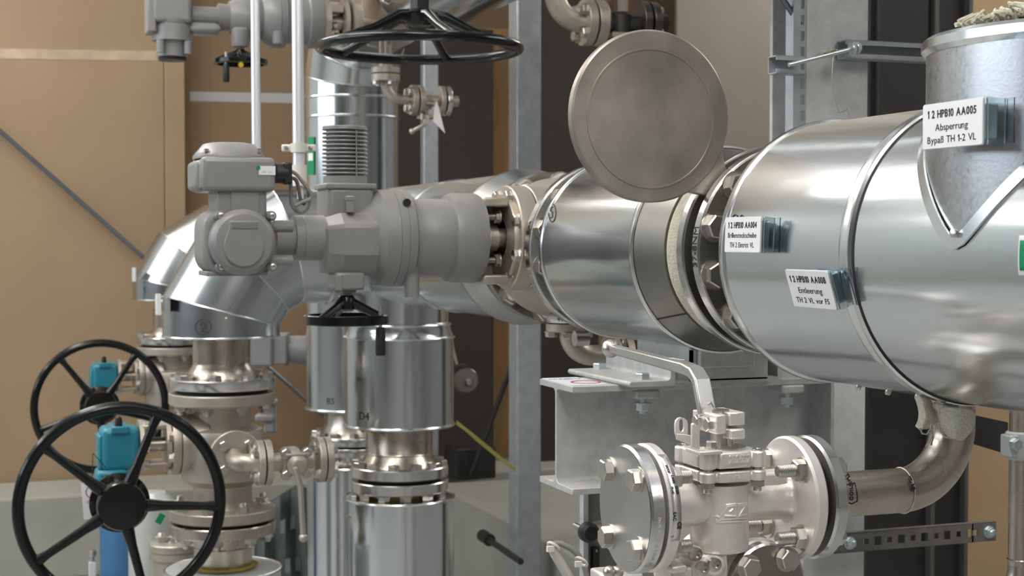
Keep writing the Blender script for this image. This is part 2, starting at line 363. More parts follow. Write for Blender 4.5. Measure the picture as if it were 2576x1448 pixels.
handmark(J, [[(1843, 545), (1849, 540), (1856, 543), (1853, 550)], [(1862, 546), (1866, 541), (1872, 546)]], 1, (MX, 0, MZ), .2)

# branch on the jacket, going up
BY, RB = 1.46, .1983
def saddle(rb, phi, lift=0):
    x = rb*math.cos(phi); return Vector((MX+x, BY+rb*math.sin(phi), MZ+math.sqrt(max(0, (.2+lift)**2-x*x))))
ZT = PD(2345, 98, 1.76).z
B_ = thing('branch_jacket', 'upright galvanised branch jacket rising from the main pipe at the right edge', 'pipe jacket', (MX, BY, MZ+.2))
n = 96; vs = []; fs = []
lev = 6
for i in range(n):
    f = 2*PI*i/n; s0 = saddle(RB, f)
    vs += [s0.lerp(Vector((MX+RB*math.cos(f), BY+RB*math.sin(f), ZT)), k/lev) for k in range(lev+1)]
for i in range(n):
    for k in range(lev):
        j = (i+1) % n; w = lev+1; fs.append((i*w+k, j*w+k, j*w+k+1, i*w+k+1))
MB().add(vs, fs).build('shell', mat('spangled_sheet', (.47, .48, .50), .32, 1, bump=.02, bscale=260, var=.09, vscale=160, rvar=.05), B_)
pts = [saddle(RB+.0032, 2*PI*i/n, .002) for i in range(n)]
nr = [((p-Vector((MX, p.y, MZ))).normalized()*.6+Vector((math.cos(2*PI*i/n), math.sin(2*PI*i/n), 0))*.5) for i, p in enumerate(pts)]
MB().ribbon(pts, nr, .015, .003, True).build('saddle_collar', BEAD, B_)
MB().lathe([(RB-.02, ZT-.012), (RB+.001, ZT-.012), (RB+.006, ZT-.006), (RB+.006, ZT+.004), (RB, ZT+.009), (RB-.08, ZT+.014), (.06, ZT+.02)], (MX, BY, 0), 'z', 96).build('top_cap', BEAD, B_)
tip = saddle(RB+.0032, PI, .002)
MB().lathe([(0, 0), (.005, 0), (.005, .004), (0, .006)], tip+Vector((-.004, -.006, .012)), (-1, -.2, .1), 14).build('screw', BOLT, B_)
# wool fluff and riser above the branch
mb = MB()
for i in range(420):
    a = 2*PI*i/420; rr = .07+random.uniform(-.012, .045)
    mb.tube([Vector((MX+rr*math.cos(a), BY+rr*math.sin(a), ZT+.012)), Vector((MX+(rr+.03)*math.cos(a+.2), BY+(rr+.03)*math.sin(a+.2), ZT+.03+random.uniform(0, .012))), Vector((MX+(rr+.055)*math.cos(a+.5), BY+(rr+.05)*math.sin(a+.5), ZT+.026))], .0022, 5)
mb.lathe([(.05, ZT+.01), (.12, ZT+.014), (.10, ZT+.03), (.05, ZT+.034)], (MX, BY, 0), 'z', 40)
w = mb.build('wool_collar', WOOL); tag(w, 'frayed beige insulation wool on top of the upright branch jacket', 'insulation'); w['kind'] = 'stuff'
tag(MB().cyl((MX, BY, ZT+.02), (MX, BY, 4.2), .055, None, 40).build('riser_pipe', PIPE), 'bare steel pipe rising out of the branch jacket at the top right corner', 'pipe')

# flange pair around the spectacle blind
bme = bolt_mesh('flange_bolt', .024, .036)
bme_s = bolt_mesh('small_flange_bolt', .016, .024)
bme_z = bolt_mesh('stud_nut', .018, .028, True, .022)
def flange(name, label, y0, y1, R, ri, mat_, rimmat=None, nb=12, bolts=None, side='-y', ph=0, group=None, bR=None):
    t = thing(name, label, 'flange', (MX, (y0+y1)/2, MZ), group)
    mlathe([(ri, y0), (R-.003, y0), (R, y0+.003), (R, y1-.003), (R-.003, y1), (ri, y1), (ri, y0)]).build('disc', mat_, t)
    if rimmat: mlathe([(R-.001, y0+.0015), (R+.0008, y0+.003), (R+.0008, y1-.003), (R-.001, y1-.0015)]).build('rim', rimmat, t)
    if bolts: bolt_ring(t, bolts, (MX, y0 if side == '-y' else y1, MZ), side, bR or R*.865, nb, ph)
    return t
fn = flange('pipe_flange', 'thick steel flange with large hex bolts tucked into the end of the near jacket', 2.164, 2.188, .171, .10, FACE, MACH, 12, bme, '-y', PI/12)
wm = wrap(text_mb('37-8NM', .021, .0002, 0, .95), (MX, 2.176, MZ), 'y', Vector((-1, 0, .04)), .1722)
wm.build('marker_writing', INK, fn)
mlathe([(.105, 2.05), (.118, 2.13), (.125, 2.164)]).build('hub', FACE, fn)
ff = flange('pipe_flange', 'second steel flange with a bright rim, behind the round blind disc', 2.216, 2.240, .173, .10, FACE, MACH, 12, None)
# spectacle blind: ring between the flanges, web, and the blind disc swung up to the left
DX, DZ = 1.035, 1.795
sb = thing('spectacle_blind', 'large round dull steel blind disc standing up between two flanges of the main pipe', 'blind disc', (MX, 2.2, MZ))
mb = MB()
mb.lathe([(0, 2.192), (.1345, 2.192), (.1375, 2.195), (.1375, 2.209), (.1345, 2.212), (0, 2.212)], (DX, 0, DZ), 'y', 96)
mb.build('blind_disc', DISC, sb)
MB().lathe([(.108, 2.1925), (.109, 2.1905), (.1115, 2.1905), (.1125, 2.1925)], (DX-.001, 0, DZ-.004), 'y', 96).build('raised_face_ring', DISC, sb)
mlathe([(.11, 2.194), (.1345, 2.194), (.136, 2.196), (.136, 2.208), (.11, 2.21), (.11, 2.194)]).build('spacer_ring', MACH, sb)
d = Vector((DX-MX, 0, DZ-MZ)).normalized(); M = Matrix(((d.x, 0, -d.z, MX), (0, 1, 0, 2.202), (d.z, 0, d.x, MZ), (0, 0, 0, 1)))
MB().add([(i, j, k*wd) for i, wd in ((.11, .042), (.16, .024), (.2, .05)) for j in (-.0085, .0085) for k in (-1, 1)],
         [(0, 1, 3, 2), (8, 10, 11, 9), (0, 4, 5, 1), (4, 8, 9, 5), (2, 3, 7, 6), (6, 7, 11, 10), (0, 2, 6, 4), (4, 6, 10, 8), (1, 5, 7, 3), (5, 9, 11, 7)], M).build('web', DISC, sb, bevel=.002)

# middle jacket with dished end caps
J2 = thing('pipe_jacket', 'short galvanised jacket section in the middle of the main pipe, left of the blind disc', 'pipe jacket', (MX, 2.6, MZ))
mlathe([(.182, 2.40), (.182, 2.835)]).build('shell', GALVY, J2)
mlathe([(.181, 2.392), (.1845, 2.394), (.1855, 2.400), (.184, 2.407), (.1825, 2.409)]).build('end_rim', BEAD, J2)
mlathe([(.1825, 2.826), (.185, 2.829), (.1855, 2.836), (.183, 2.842), (.17, 2.842), (.11, 2.845)]).build('end_rim', BEAD, J2)
mlathe([(.1815, 2.398), (.1785, 2.385), (.172, 2.360), (.166, 2.335), (.1605, 2.312), (.11, 2.306)]).build('end_cap', mat('dimmed_end_cap', (.21, .20, .18), .4, 1, bump=.03, bscale=10, var=.08, vscale=10, rvar=.04), J2)  # cap colour darkened to carry the dim surroundings it mirrors
a = math.radians(222)
pts = [Vector((MX+r*math.cos(a), y, MZ+r*math.sin(a))) for r, y in ((.181, 2.394), (.179, 2.384), (.1725, 2.359), (.1665, 2.334), (.161, 2.312))]
MB().tube(pts, .0013, 6).build('cap_seam', DARK, J2)
handmark(J2, [[(1389+9*math.cos(t), 535-22*math.sin(t)*1.05) for t in [k*PI/10 for k in range(21)]], [(1391, 520), (1386, 523), (1386, 532), (1390, 533), (1390, 545), (1385, 548)]], 1, (MX, 0, MZ), .182, .0011)
mb = MB()
for i in range(26):
    f = PI*(.36+.05*random.random()); r0 = .165
    c = lambda r, y, q=0: Vector((MX+r*math.cos(f+q), y, MZ+r*math.sin(f+q)))
    mb.tube([c(r0-.02, 2.25), c(r0+.004, 2.245, .02), c(r0+random.uniform(.01, .028), 2.24, random.uniform(-.05, .08))], .0018, 4)
mlo = mlathe([(.11, 2.2405), (.152, 2.243), (.160, 2.262), (.1605, 2.300), (.157, 2.309), (.11, 2.311)], 64)
mb.add(mlo.v, mlo.f)
w = mb.build('insulation_wool', WOOL); w['kind'] = 'stuff'; tag(w, 'frayed beige insulation wool showing beside the bright flange rims', 'insulation')

f3 = flange('pipe_flange', 'flange with hex bolt heads at the far end of the middle jacket', 2.915, 2.945, .176, .10, mat('grey_flange_face', (.50, .50, .48), .38, .9, var=.06, vscale=14), MACH, 12, bme, '-y', PI/12, bR=.150)
wrap(text_mb('S 44', .017, .0002), (MX, 2.93, MZ), 'y', Vector((-1, 0, .25)), .1772).build('marker_writing', INK, f3)
mlathe([(.105, 2.84), (.112, 2.9), (.118, 2.916)]).build('hub', FACE, f3)
# butterfly valve body between the flanges
bv = thing('butterfly_valve', 'cast valve body in the main pipe carrying the big grey electric actuator', 'valve', (MX, 3.08, MZ))
mlathe([(.09, 2.948), (.155, 2.948), (.158, 2.955), (.150, 2.97), (.150, 3.17), (.158, 3.19), (.158, 3.208), (.09, 3.208)]).build('body', CASTW, bv)
YV = 3.07
def XV(px): return PY(px, 597, YV).x
def lx(prof, m, name, parent, y=YV, z=None, seg=56, smooth=35):   # turned part lying along x, stations given in pixel columns of that plane
    z = z if z is not None else PY(1000, 598, YV).z
    return MB().lathe([(r, PY(px, 597, y).x) for px, r in [(b, a) for a, b in prof]], (0, y, z), 'x', seg).build(name, m, parent, smooth)
ZV = PY(1000, 598, YV).z; kv = K(PY(1100, 598, YV))
def LX(name, m, prof, parent, z=None, y=YV, seg=56): # prof: (pixel column, radius in pixels)
    z = ZV if z is None else z; k = K(PY(prof[0][0], 598, y))
    return MB().lathe([(max(r, 0)*k, PY(px, 597, y).x) for px, r in prof], (0, y, z), 'x', seg).build(name, m, parent)
LX('neck', CASTW, [(1470, 78), (1365, 78), (1345, 95), (1300, 100)], bv)
LX('top_flange', CASTW, [(1365, 60), (1365, 131), (1318, 131), (1316, 128), (1316, 60)], bv)
LX('top_flange', CASTW, [(1312, 60), (1312, 131), (1272, 131), (1269, 128), (1269, 60)], bv)
bolt_ring(bv, bme_s, (XV(1270), YV, ZV), '-x', 112*kv, 8, PI/8)

f4 = flange('pipe_flange', 'brownish flange with two visible bolts just right of the far jacket end', 3.235, 3.262, .172, .10, FACE, FACE, 10, bolt_mesh('far_bolt', .026, .04, True, .018), '-y', PI/10*1.55)
J3 = thing('pipe_jacket', 'far galvanised jacket of the main pipe running back behind the grey actuator', 'pipe jacket', (MX, 4, MZ))
mlathe([(.1785, 3.40), (.1785, 4.53)]).build('shell', GALVY, J3)
mlathe([(.1785, 3.408), (.186, 3.405), (.1875, 3.398), (.184, 3.388), (.178, 3.37), (.160, 3.30), (.150, 3.275), (.1, 3.268)]).build('end_cap', GALVF, J3)
mlathe([(.179, 3.92), (.182, 3.915), (.1825, 3.908), (.179, 3.902)]).build('seam_band', BEAD, J3)
# ------------------------------------------------------------------ electric actuator on the butterfly valve
E_ = thing('electric_actuator', 'large grey electric valve actuator with finned motor in the middle of the picture', 'actuator', (XV(870), YV, ZV))
YOKE = CASTW
mb = MB()
k = kv
def pxbox(mb, px0, px1, py0, py1, y, d, dy=0):   # box whose near face fills a pixel rectangle at depth plane y
    p, q = PY(px0, py0, y), PY(px1, py1, y); return mb.span((p.x, y+dy, p.z), (q.x, y+dy+d, q.z))
# yoke
LX('yoke_ring', YOKE, [(1285, 50), (1285, 107), (1262, 110), (1258, 108), (1258, 50)], E_)
for z0, z1 in ((497, 521), (690, 713)):
    mb = MB(); p, q = PY(1196, z0, YV), PY(1260, z1, YV)
    mb.span((p.x, YV-.055, p.z), (q.x, YV+.055, q.z)); mb.build('yoke_plate', YOKE, E_, bevel=.004)
pb = MB(); p, q = PY(1196, 500, YV), PY(1260, 713, YV); pb.span((p.x, YV+.05, p.z), (q.x, YV+.068, q.z)); pb.build('yoke_back', YOKE, E_)
LX('stem', CASTW, [(1290, 24), (1248, 24), (1246, 33), (1228, 33), (1226, 37), (1203, 37), (1203, 0)], E_)
nm = bolt_mesh('gland_nut', .014, .022, True, .03)
for py, yy in ((545, -.035), (548, .03), (655, -.035), (650, .03)):
    o = PY(1256, py, YV+yy); o.y = YV+yy; inst('gland_nut', nm, E_, frame(o, '-x'))
# gearbox train along the stem
LX('output_flange', GREY, [(1199, 0), (1199, 107), (1190, 112), (1135, 112), (1122, 108), (1118, 96)], E_)
LX('output_housing', GREY, [(1122, 0), (1122, 98), (1062, 98), (1060, 97), (1022, 97), (1020, 100)], E_)
LX('gear_housing', GREY, [(1024, 0), (1024, 112), (1018, 121), (1000, 122.5), (999, 121), (998, 122.5), (980, 122.5), (979, 121), (978, 122.5), (945, 119), (925, 92), (905, 74), (880, 60)], E_)
# faceted worm housing
p0, p1 = XV(803), XV(934); zc = ZV
kx = K(PY(870, 600, YV))
def oct(rx, h0, h1, c): return [(-rx, h0*c), (-rx, h1*c), (-rx*c, h1), (rx*c, h1), (rx, h1*c), (rx, h0*c), (rx*c, h0), (-rx*c, h0)]
mb = MB(); secs = ((803, .040, -.030, .030), (812, .055, -.045, .042), (846, .075, -.076, .055), (900, .080, -.076, .055), (936, .080, -.076, .055))
vs = []
for px, ry, zl, zh in secs:
    x = XV(px); hi = (597-535)*kx if px > 820 else zh
    lo = -(690-597)*kx if px > 820 else zl*1.6
    for yy, zz in ((-ry, lo*.45), (-ry, hi*.5), (-ry*.55, hi), (ry*.55, hi), (ry, hi*.5), (ry, lo*.45), (ry*.6, lo), (-ry*.6, lo)): vs.append((x, YV+yy, ZV+zz))
n = len(secs); fs = [tuple(range(8)), tuple(range((n-1)*8, n*8))]
for i in range(n-1):
    for j in range(8): fs.append((i*8+j, i*8+(j+1) % 8, i*8+8+(j+1) % 8, i*8+8+j))
mb.add(vs, fs).build('worm_housing', GREY, E_, 20, .006)
z0 = PY(880, 506, YV-.05).z
MB().lathe([(0, 0), (.009, 0), (.009, .022), (.0105, .024), (.0105, .031), (.006, .033), (0, .033)], PY(881, 533, YV-.05), 'z', 20).build('vent_plug', GREY, E_)
# motor standing on the housing
cx = PY(868, 470, YV+.03); cy = YV+.03; km = K(cx)
zb, zt_ = ZP(548, cx), ZP(470, cx)
MB().span((cx.x-60*km, cy-.055, zb-.06), (cx.x+60*km, cy+.055, zt_)).build('motor_base', GREY, E_, bevel=.012, seg=3)
MB().span((cx.x-64*km, cy-.058, zt_-.006), (cx.x+64*km, cy+.058, zt_+.006)).build('motor_flange', GREY, E_, bevel=.003)
ztop = ZP(318, cx); R = 57*km; prof = [(0, zt_)]
prof += [(R*.96, zt_), (R*.96, zt_+.022)]; nfin = 12; z = zt_+.022; st = (ztop-z-.004)/nfin
for i in range(nfin): prof += [(R*.82, z), (R*.82, z+st*.42), (R*.985, z+st*.52), (R, z+st*.70), (R*.985, z+st*.9), (R*.82, z+st)]; z += st
prof += [(R*.99, z), (R*.97, z+.004), (0, z+.005)]
MB().lathe(prof, (cx.x, cy, 0), 'z', 56).build('finned_motor', GREY, E_, 25)
MB().span((cx.x+R*.25, cy-R*1.0, zt_+.02), (cx.x+R*.29, cy-R*.8, ztop-.01)).build('motor_rib', GREY, E_)
# shaft to the switch head
LX('shaft_housing', GREY, [(812, 0), (812, 57), (760, 57), (759, 56), (758, 57), (737, 57), (736, 0)], E_)
LX('shaft_collar', GREY, [(740, 0), (740, 44), (690, 44), (690, 0)], E_)
yh = YV-.03
for py in (570, 655):
    p = PY(735, py, yh); MB().cyl(p, p-Vector((.05, 0, 0)), .011, None, 16).build('tie_boss', GREY, E_)
# switch head: squarish housing with a round cover facing the camera
hc = PY(605, 608, YV-.085); kh = K(hc); yf0 = YV-.085
M = frame((hc.x, yf0, hc.z), '-y', 'x')
# frame: local x = room x ; local y = z x x
def up(pl): return [(x*kh, (y if (M @ Vector((0, 1, 0)) - M @ Vector((0, 0, 0))).z > 0 else -y)*kh) for x, y in pl]
MB().prism(up([(x-5, y) for x, y in rrect(176, 166, 48)]), -.13, .0, M).build('head_housing', GREY, E_, bevel=.010, seg=3)
MB().prism(up([(-85, -74), (70, -74), (70, -86), (-85, -86)]), -.11, -.005, M).build('head_foot', GREY, E_, bevel=.002)
MB().lathe([(0, 0), (83*kh, 0), (83*kh, .016), (80*kh, .026), (70*kh, .034), (40*kh, .038), (0, .039)], (hc.x+2*kh, yf0, hc.z-1*kh), '-y', 72).build('head_cover', GREY, E_); HCV = bpy.data.objects['head_cover']
mb = MB(); sh = [(-36, 52), (36, 52), (36, 38)] + [(50*math.cos(math.radians(a)), -12+50*math.sin(math.radians(a))) for a in range(25, -206, -11)] + [(-36, 38)]
mb.prism(up(sh), .034, .041, M).build('cover_shield', GREY, HCV, bevel=.002)
mb = MB(); mb.prism(up([(-30, 48), (34, 48), (34, 33), (-30, 33)]), .041, .0425, M).build('name_bar', mat('dark_grey_relief', (.20, .195, .19), .5), HCV)
MF = frame((0, 0, 0), '-y', 'x')
tm = text_mb('AUMATIC', .0125, .0006, .0, .8); 
TXN = Matrix(((1, 0, 0, 0), (0, 0, -1, 0), (0, 1, 0, 0), (0, 0, 0, 1)))   # lettering facing -y
placed(tm, Matrix.Translation((hc.x+1.5*kh, yf0-.043, hc.z+40*kh)) @ TXN).build('relief_lettering', mat('grey_relief', (.25, .245, .24), .5), HCV)
for px, py in ((552, 543), (681, 543), (553, 671), (683, 670)):
    o = PY(px, py, yf0-.002); mm = MB().lathe([(0, -.02), (13*kh, -.02), (13*kh, .008), (10*kh, .012), (0, .012)], o, '-y', 20); mm.build('screw_boss', GREY, E_)
    MB().lathe([(0, .010), (8*kh, .010), (8*kh, .020), (4.5*kh, .021), (4.5*kh, .016), (0, .016)], o, '-y', 18).build('screw', BOLT, E_)
# neck and control box
p = PY(598, 505, YV-.03)
MB().span((p.x-62*kh, YV-.085, hc.z+60*kh), (p.x+62*kh, YV+.04, ZP(470, p))).build('neck', GREY, E_, bevel=.006)
MB().span((p.x-30*kh, YV-.089, hc.z+60*kh), (p.x+42*kh, YV-.08, ZP(478, p))).build('neck_plate', GREY, E_, bevel=.002)
b0, b1 = PY(508, 480, YV-.10), PY(694, 396, YV-.10)
cb = MB().span((b0.x, YV-.10, b0.z), (b1.x, YV+.05, b1.z)).build('control_box', GREY, E_, bevel=.010, seg=3)
MB().span((b0.x-.010, YV-.085, b0.z+.002), (b0.x+.01, YV+.035, b1.z-.006)).build('side_cover', GREY, E_, bevel=.010, seg=3)
cc = Vector(((b0.x+b1.x)/2-.008, YV-.025, 0)); L_ = b1.x-b0.x
mb = MB(); vs = []
for s_, zz in ((1.0, b1.z-.002), (1.0, b1.z+.004), (.93, b1.z+.010), (.72, b1.z+.028), (.5, b1.z+.031)):
    vs += [(cc.x+x*s_, cc.y+y*s_, zz) for x, y in rrect(L_*.95, .138, .05, 4)]
m_ = len(rrect(L_, .138, .05, 4)); fs = [tuple(range(m_)), tuple(range(4*m_, 5*m_))]
for i in range(4):
    for j in range(m_): fs.append((i*m_+j, i*m_+(j+1) % m_, i*m_+m_+(j+1) % m_, i*m_+m_+j))
mb.add(vs, fs).build('box_lid', GREY, cb, 40)
for sx in (-.36, .36):
    MB().lathe([(0, 0), (.005, 0), (.005, .006), (0, .006)], (cc.x+L_*sx, cc.y-.05, b1.z+.010), 'z', 12).build('lid_screw', BOLT, bpy.data.objects['box_lid'].parent)
st = MB(); pxbox(st, 651, 693, 417, 440, YV-.1015, .002); st.build('rating_sticker', WHITE, cb, 0)
MB().lathe([(0, 0), (5*kh, 0), (5*kh, .001), (0, .001)], PY(650, 421, YV-.1025), '-y', 20).build('green_dot', GREEN, cb)
tm = text_mb('24V  DC', .006, .0001); q = PY(672, 433, YV-.1019); placed(tm, Matrix.Translation(q) @ TXN).build('sticker_print', mat('grey_print', (.35, .35, .36), .5), cb)
c0 = PY(694, 436, YV-.06); pl = thing('cable_plug', 'black cable plug on the right side of the grey actuator control box', 'plug', c0)
MB().cyl(c0, c0+Vector((.022, 0, 0)), .020, None, 20).build('nut', RUB, pl)
MB().span((c0.x+.012, c0.y-.018, c0.z-.022), (c0.x+.030, c0.y+.018, c0.z+.022)).build('plug_body', RUB, pl, bevel=.004)
def cable(px_pts, y, r, label, m=CABLE, name='cable'):
    P = [PY(px, py, y+(dz if len(t) else 0)) for px, py, *t in px_pts for dz in [(t[0] if t else 0)]]
    Q = []
    for i in range(len(P)-1):                    # smooth through the points
        a_, b_, c_, d_ = P[max(i-1, 0)], P[i], P[i+1], P[min(i+2, len(P)-1)]
        for j in range(6):
            t = j/6; Q.append(.5*((2*b_)+(c_-a_)*t+(2*a_-5*b_+4*c_-d_)*t*t+(3*b_-a_-3*c_+d_)*t**3))
    Q.append(P[-1]); return tag(MB().tube(Q, r, 10).build(name, m), label, 'cable')
cable([(727, 428), (745, 438), (765, 462), (782, 487), (780, 500), (760, 508), (742, 518)], YV-.06, .0038, 'grey actuator cable curling from the upper hole of the black plug')
cable([(730, 447), (744, 452), (751, 475), (757, 505), (768, 514)], YV-.055, .0038, 'short grey actuator cable hanging from the lower hole of the black plug', mat('dark_cable', (.10, .10, .095), .5))
cable([(731, 452), (732, 480), (733, 510), (745, 530), (760, 533), (773, 523), (778, 500), (772, 470), (760, 455)], YV-.045, .0038, 'long looped grey cable beside the white conduit')
# hand wheel under the gearbox
hw = PY(871, 803, YV-.02); kw = K(hw)
wx = PY(871, 730, YV-.02)
MB().span((wx.x-38*kw, hw.y-.04, ZP(728, wx)), (wx.x+36*kw, hw.y+.04, ZP(684, wx))).build('wheel_gear_box', GREY, E_, bevel=.005)
MB().span((wx.x-41*kw, hw.y-.044, ZP(729, wx)), (wx.x-22*kw, hw.y-.036, ZP(690, wx))).build('gear_cover', GREY, E_, bevel=.002)
MB().cyl((wx.x+6*kw, hw.y, ZP(690, wx)), (wx.x+6*kw, hw.y, ZP(735, wx)), 19*kw).build('wheel_sleeve', GREY, E_)
MB().cyl((wx.x+3*kw, hw.y, ZP(730, wx)), (wx.x+3*kw, hw.y, ZP(772, wx)), 14*kw).build('wheel_shaft', GREY, E_)
def small_wheel(parent, c, R, h, nsp, ph, gripa, hub=.02):
    rim = MB().lathe([(R-.012, -h/2), (R-.002, -h/2), (R, -h/2+.002), (R, h/2-.002), (R-.002, h/2), (R-.012, h/2), (R-.012, -h/2)], c, 'z', 72).build('hand_wheel', BLACK, parent); parent = rim
    MB().lathe([(0, h*.9), (hub*.7, h*.9), (hub, h*1.1), (hub, h*2.1), (hub*.8, h*2.5), (0, h*2.5)], c, 'z', 32).build('wheel_hub', BLACK, parent)
    for i in range(nsp):
        a = ph+2*PI*i/nsp; d = Vector((math.cos(a), math.sin(a), 0))
        MB().tube([c+d*hub*.7+Vector((0, 0, h*1.7)), c+d*R*.5+Vector((0, 0, h*1.0)), c+d*(R-.006)+Vector((0, 0, h*.05))], [.011, .009, .008], 10).build('wheel_spoke', BLACK, parent)
    d = Vector((math.cos(gripa), math.sin(gripa), 0)); g = c+d*(R-.012)
    MB().cyl(g+Vector((0, 0, -h*.9)), g+Vector((0, 0, h*1.5)), .004, None, 12).build('grip_pin', BOLT, parent)
    MB().lathe([(0, 0), (.008, 0), (.0095, -.004), (.0105, -.03), (.0105, -.055), (.009, -.058), (0, -.058)], g+Vector((0, 0, -h*.75)), 'z', 20).build('grip', RUB, parent)
small_wheel(E_, Vector((hw.x, hw.y, hw.z)), 106*kw, .020, 3, -.45, -.62)
# drain plug pipe hanging from the gear housing
p = PY(1036, 650, YV-.055)
MB().cyl(p, p-Vector((0, 0, 95*kv)), .0155, None, 20).build('cable_gland', GREY, E_)
MB().lathe([(0, 0), (.006, 0), (.006, .008), (0, .008)], PY(1034, 640, YV-.075), '-y', 12).build('screw', BOLT, E_)
MB().lathe([(0, 0), (.008, 0), (.008, .008), (0, .008)], PY(1022, 482+27, YV-.075), '-y', 12).build('screw', RUB, E_)

# ------------------------------------------------------------------ elbows and header lines at the left
def elbow_line(x0, y, x1, zh, R, Rb, zbot, name_, lab, mark):
    """mitred elbow: leg up from zbot at x0, header at height zh running to x1 (room +x)."""
    t = thing('elbow_jacket', lab, 'pipe jacket', (x0, y, zbot)); Cc = Vector((x0+Rb, y, zh-Rb)); c15 = math.cos(math.radians(15)); seg = 64
    def mring(a, st):
        d = Vector((-math.cos(a), 0, math.sin(a))); ctr = Cc+d*(Rb*st)
        return [ctr+d*(R*st*math.cos(2*PI*i/seg))+Vector((0, R*math.sin(2*PI*i/seg), 0)) for i in range(seg)]
    rings = [[Vector((v.x, v.y, zbot)) for v in mring(0, 1)]]+[mring(math.radians(a), 1/c15) for a in (15, 45, 75)]+[[Vector((x1, v.y, v.z)) for v in mring(PI/2, 1)]]
    names = ('leg_segment', 'bend_segment', 'bend_segment', 'header_shell')
    for i, nm_ in enumerate(names):
        mb = MB(); mb.add(rings[i]+rings[i+1], [(j, (j+1) % seg, seg+(j+1) % seg, seg+j) for j in range(seg)]); mb.build(nm_, GALVE, t)
    for i in (1, 2, 3): MB().tube(rings[i], .0032, 6, True).build('seam_bead', BEAD, t)
    MB().torus((x0, y, zbot), 'z', R, .0035, 72, 8).build('bottom_bead', BEAD, t)
    MB().torus((x0+Rb+.055, y, zh), 'x', R+.001, .004, 72, 8).build('header_bead', BEAD, t)
    MB().lathe([(.1, zbot+.004), (R-.002, zbot+.004)], (x0, y, 0), 'z', 48).build('end_plate', GALVF, t)
    return t
X2 = PY(556, 620, 4.53).x; p2 = Vector((X2, 4.53, 0)); k2 = K(Vector((X2, 4.53, 1.2)))
ZH = PY(700, 620, 4.53).z; RE = .172
el2 = elbow_line(X2, 4.53, MX-.02, ZH, RE, .262, ZP(843, p2), '', 'front mitred elbow jacket marked 2, left of the grey actuator', '2')
c2 = (X2, 4.53, 0)
el_marks = [[(511+20*math.cos(t)-1.5*math.sin(t), 822+19*math.sin(t)) for t in [(-.9+k*.31) for k in range(19)]], [(505, 818), (509, 810), (516, 812), (516, 820), (508, 831), (505, 834), (519, 833)]]
handmark(el2, el_marks, 2, c2, RE, .0011)
for px, py in ((569, 802), (580, 766), (616, 702)):
    o = hit(px, py, 2, c2, RE) if py > 790 else PY(px, py, 4.53-RE*.97)
    MB().lathe([(0, 0), (.005, 0), (.005, .003), (0, .005)], o, '-y', 12).build('rivet', BOLT, el2)
# pipe label clip at the left edge of the elbow
t = thing('label_holder', 'small pale label clip on the left edge of the front elbow jacket', 'label', PY(398, 765, 4.5))
pp = PY(398, 765, 4.45); MB().span(pp+Vector((-.006, -.02, -.03)), pp+Vector((.006, .02, .03))).build('card', WHITE, t)
MB().span(pp+Vector((.006, -.02, -.022)), pp+Vector((.028, .02, .022))).build('clip', CLEAR, t)

LX1 = PY(432, 620, 6.86).x
p1 = Vector((LX1, 6.86, 0)); k1 = K(Vector((LX1, 6.86, 1.3)))
el1 = elbow_line(LX1, 6.86, 1.42, ZH, RE, .262, ZP(752, p1), '', 'rear mitred elbow jacket marked 1, farthest left against the tan wall', '1')
handmark(el1, [[(360, 728), (364, 722), (364, 740)]], 2, (LX1, 6.86, 0), RE, .0014)
t = thing('label_holder', 'small pale label clip on the left edge of the rear elbow jacket', 'label', PY(336, 690, 6.8))
pp = PY(337, 690, 6.75); MB().span(pp+Vector((-.006, -.02, -.03)), pp+Vector((.006, .02, .03))).build('card', WHITE, t)
MB().span(pp+Vector((.006, -.02, -.022)), pp+Vector((.03, .02, .022))).build('clip', CLEAR, t)

wheel_bolt = bolt_mesh('wheel_screw', .012, .02, False)
nut_dn = bolt_mesh('flange_nut', .022, .034, True, .012)
head_dn = bolt_mesh('flange_screw', .022, .034, False)
def hand_wheel(parent, c, ax, R, rt, nsp, ph, hubr, hubd, dish=0):
    M = frame(c, ax, 'x')
    rim = MB().torus(c, ax, R, rt, 96, 16).build('hand_wheel', BLACK, parent); parent = rim
    MB().lathe([(0, -hubd), (hubr*1.18, -hubd), (hubr*1.2, -hubd+.005), (hubr*1.2, -hubd+.022), (hubr*.98, -hubd+.026), (hubr*.98, .022+dish), (hubr*.93, .030+dish), (0, .034+dish)], c, ax, 64).build('wheel_hub', BLACK, parent)
    for i in range(nsp):
        a = ph+2*PI*i/nsp; d = Vector((math.cos(a), math.sin(a), 0)); q = Vector((0, 0, 1))
        pts = [M @ (d*hubr*.6+q*(dish-.004)), M @ (d*hubr*.95+q*(dish*.9-.004)), M @ (d*(hubr*.95+.25*(R-hubr))+q*dish*.7), M @ (d*(R-.04)+q*dish*.1), M @ (d*(R-.012)), M @ (d*R)]
        MB().tube(pts, [.020, .019, .0135, .012, .016, .014], 12).build('wheel_spoke', BLACK, parent)
    for i in range(10):
        a = 2*PI*i/10; MB().lathe([(0, 0), (.008, 0), (.008, .004), (0, .005)], M @ Vector((hubr*1.08*math.cos(a), hubr*1.08*math.sin(a), -hubd+.023)), M.to_3x3() @ Vector((0, 0, 1)), 10).build('wheel_screw', RUB, parent)

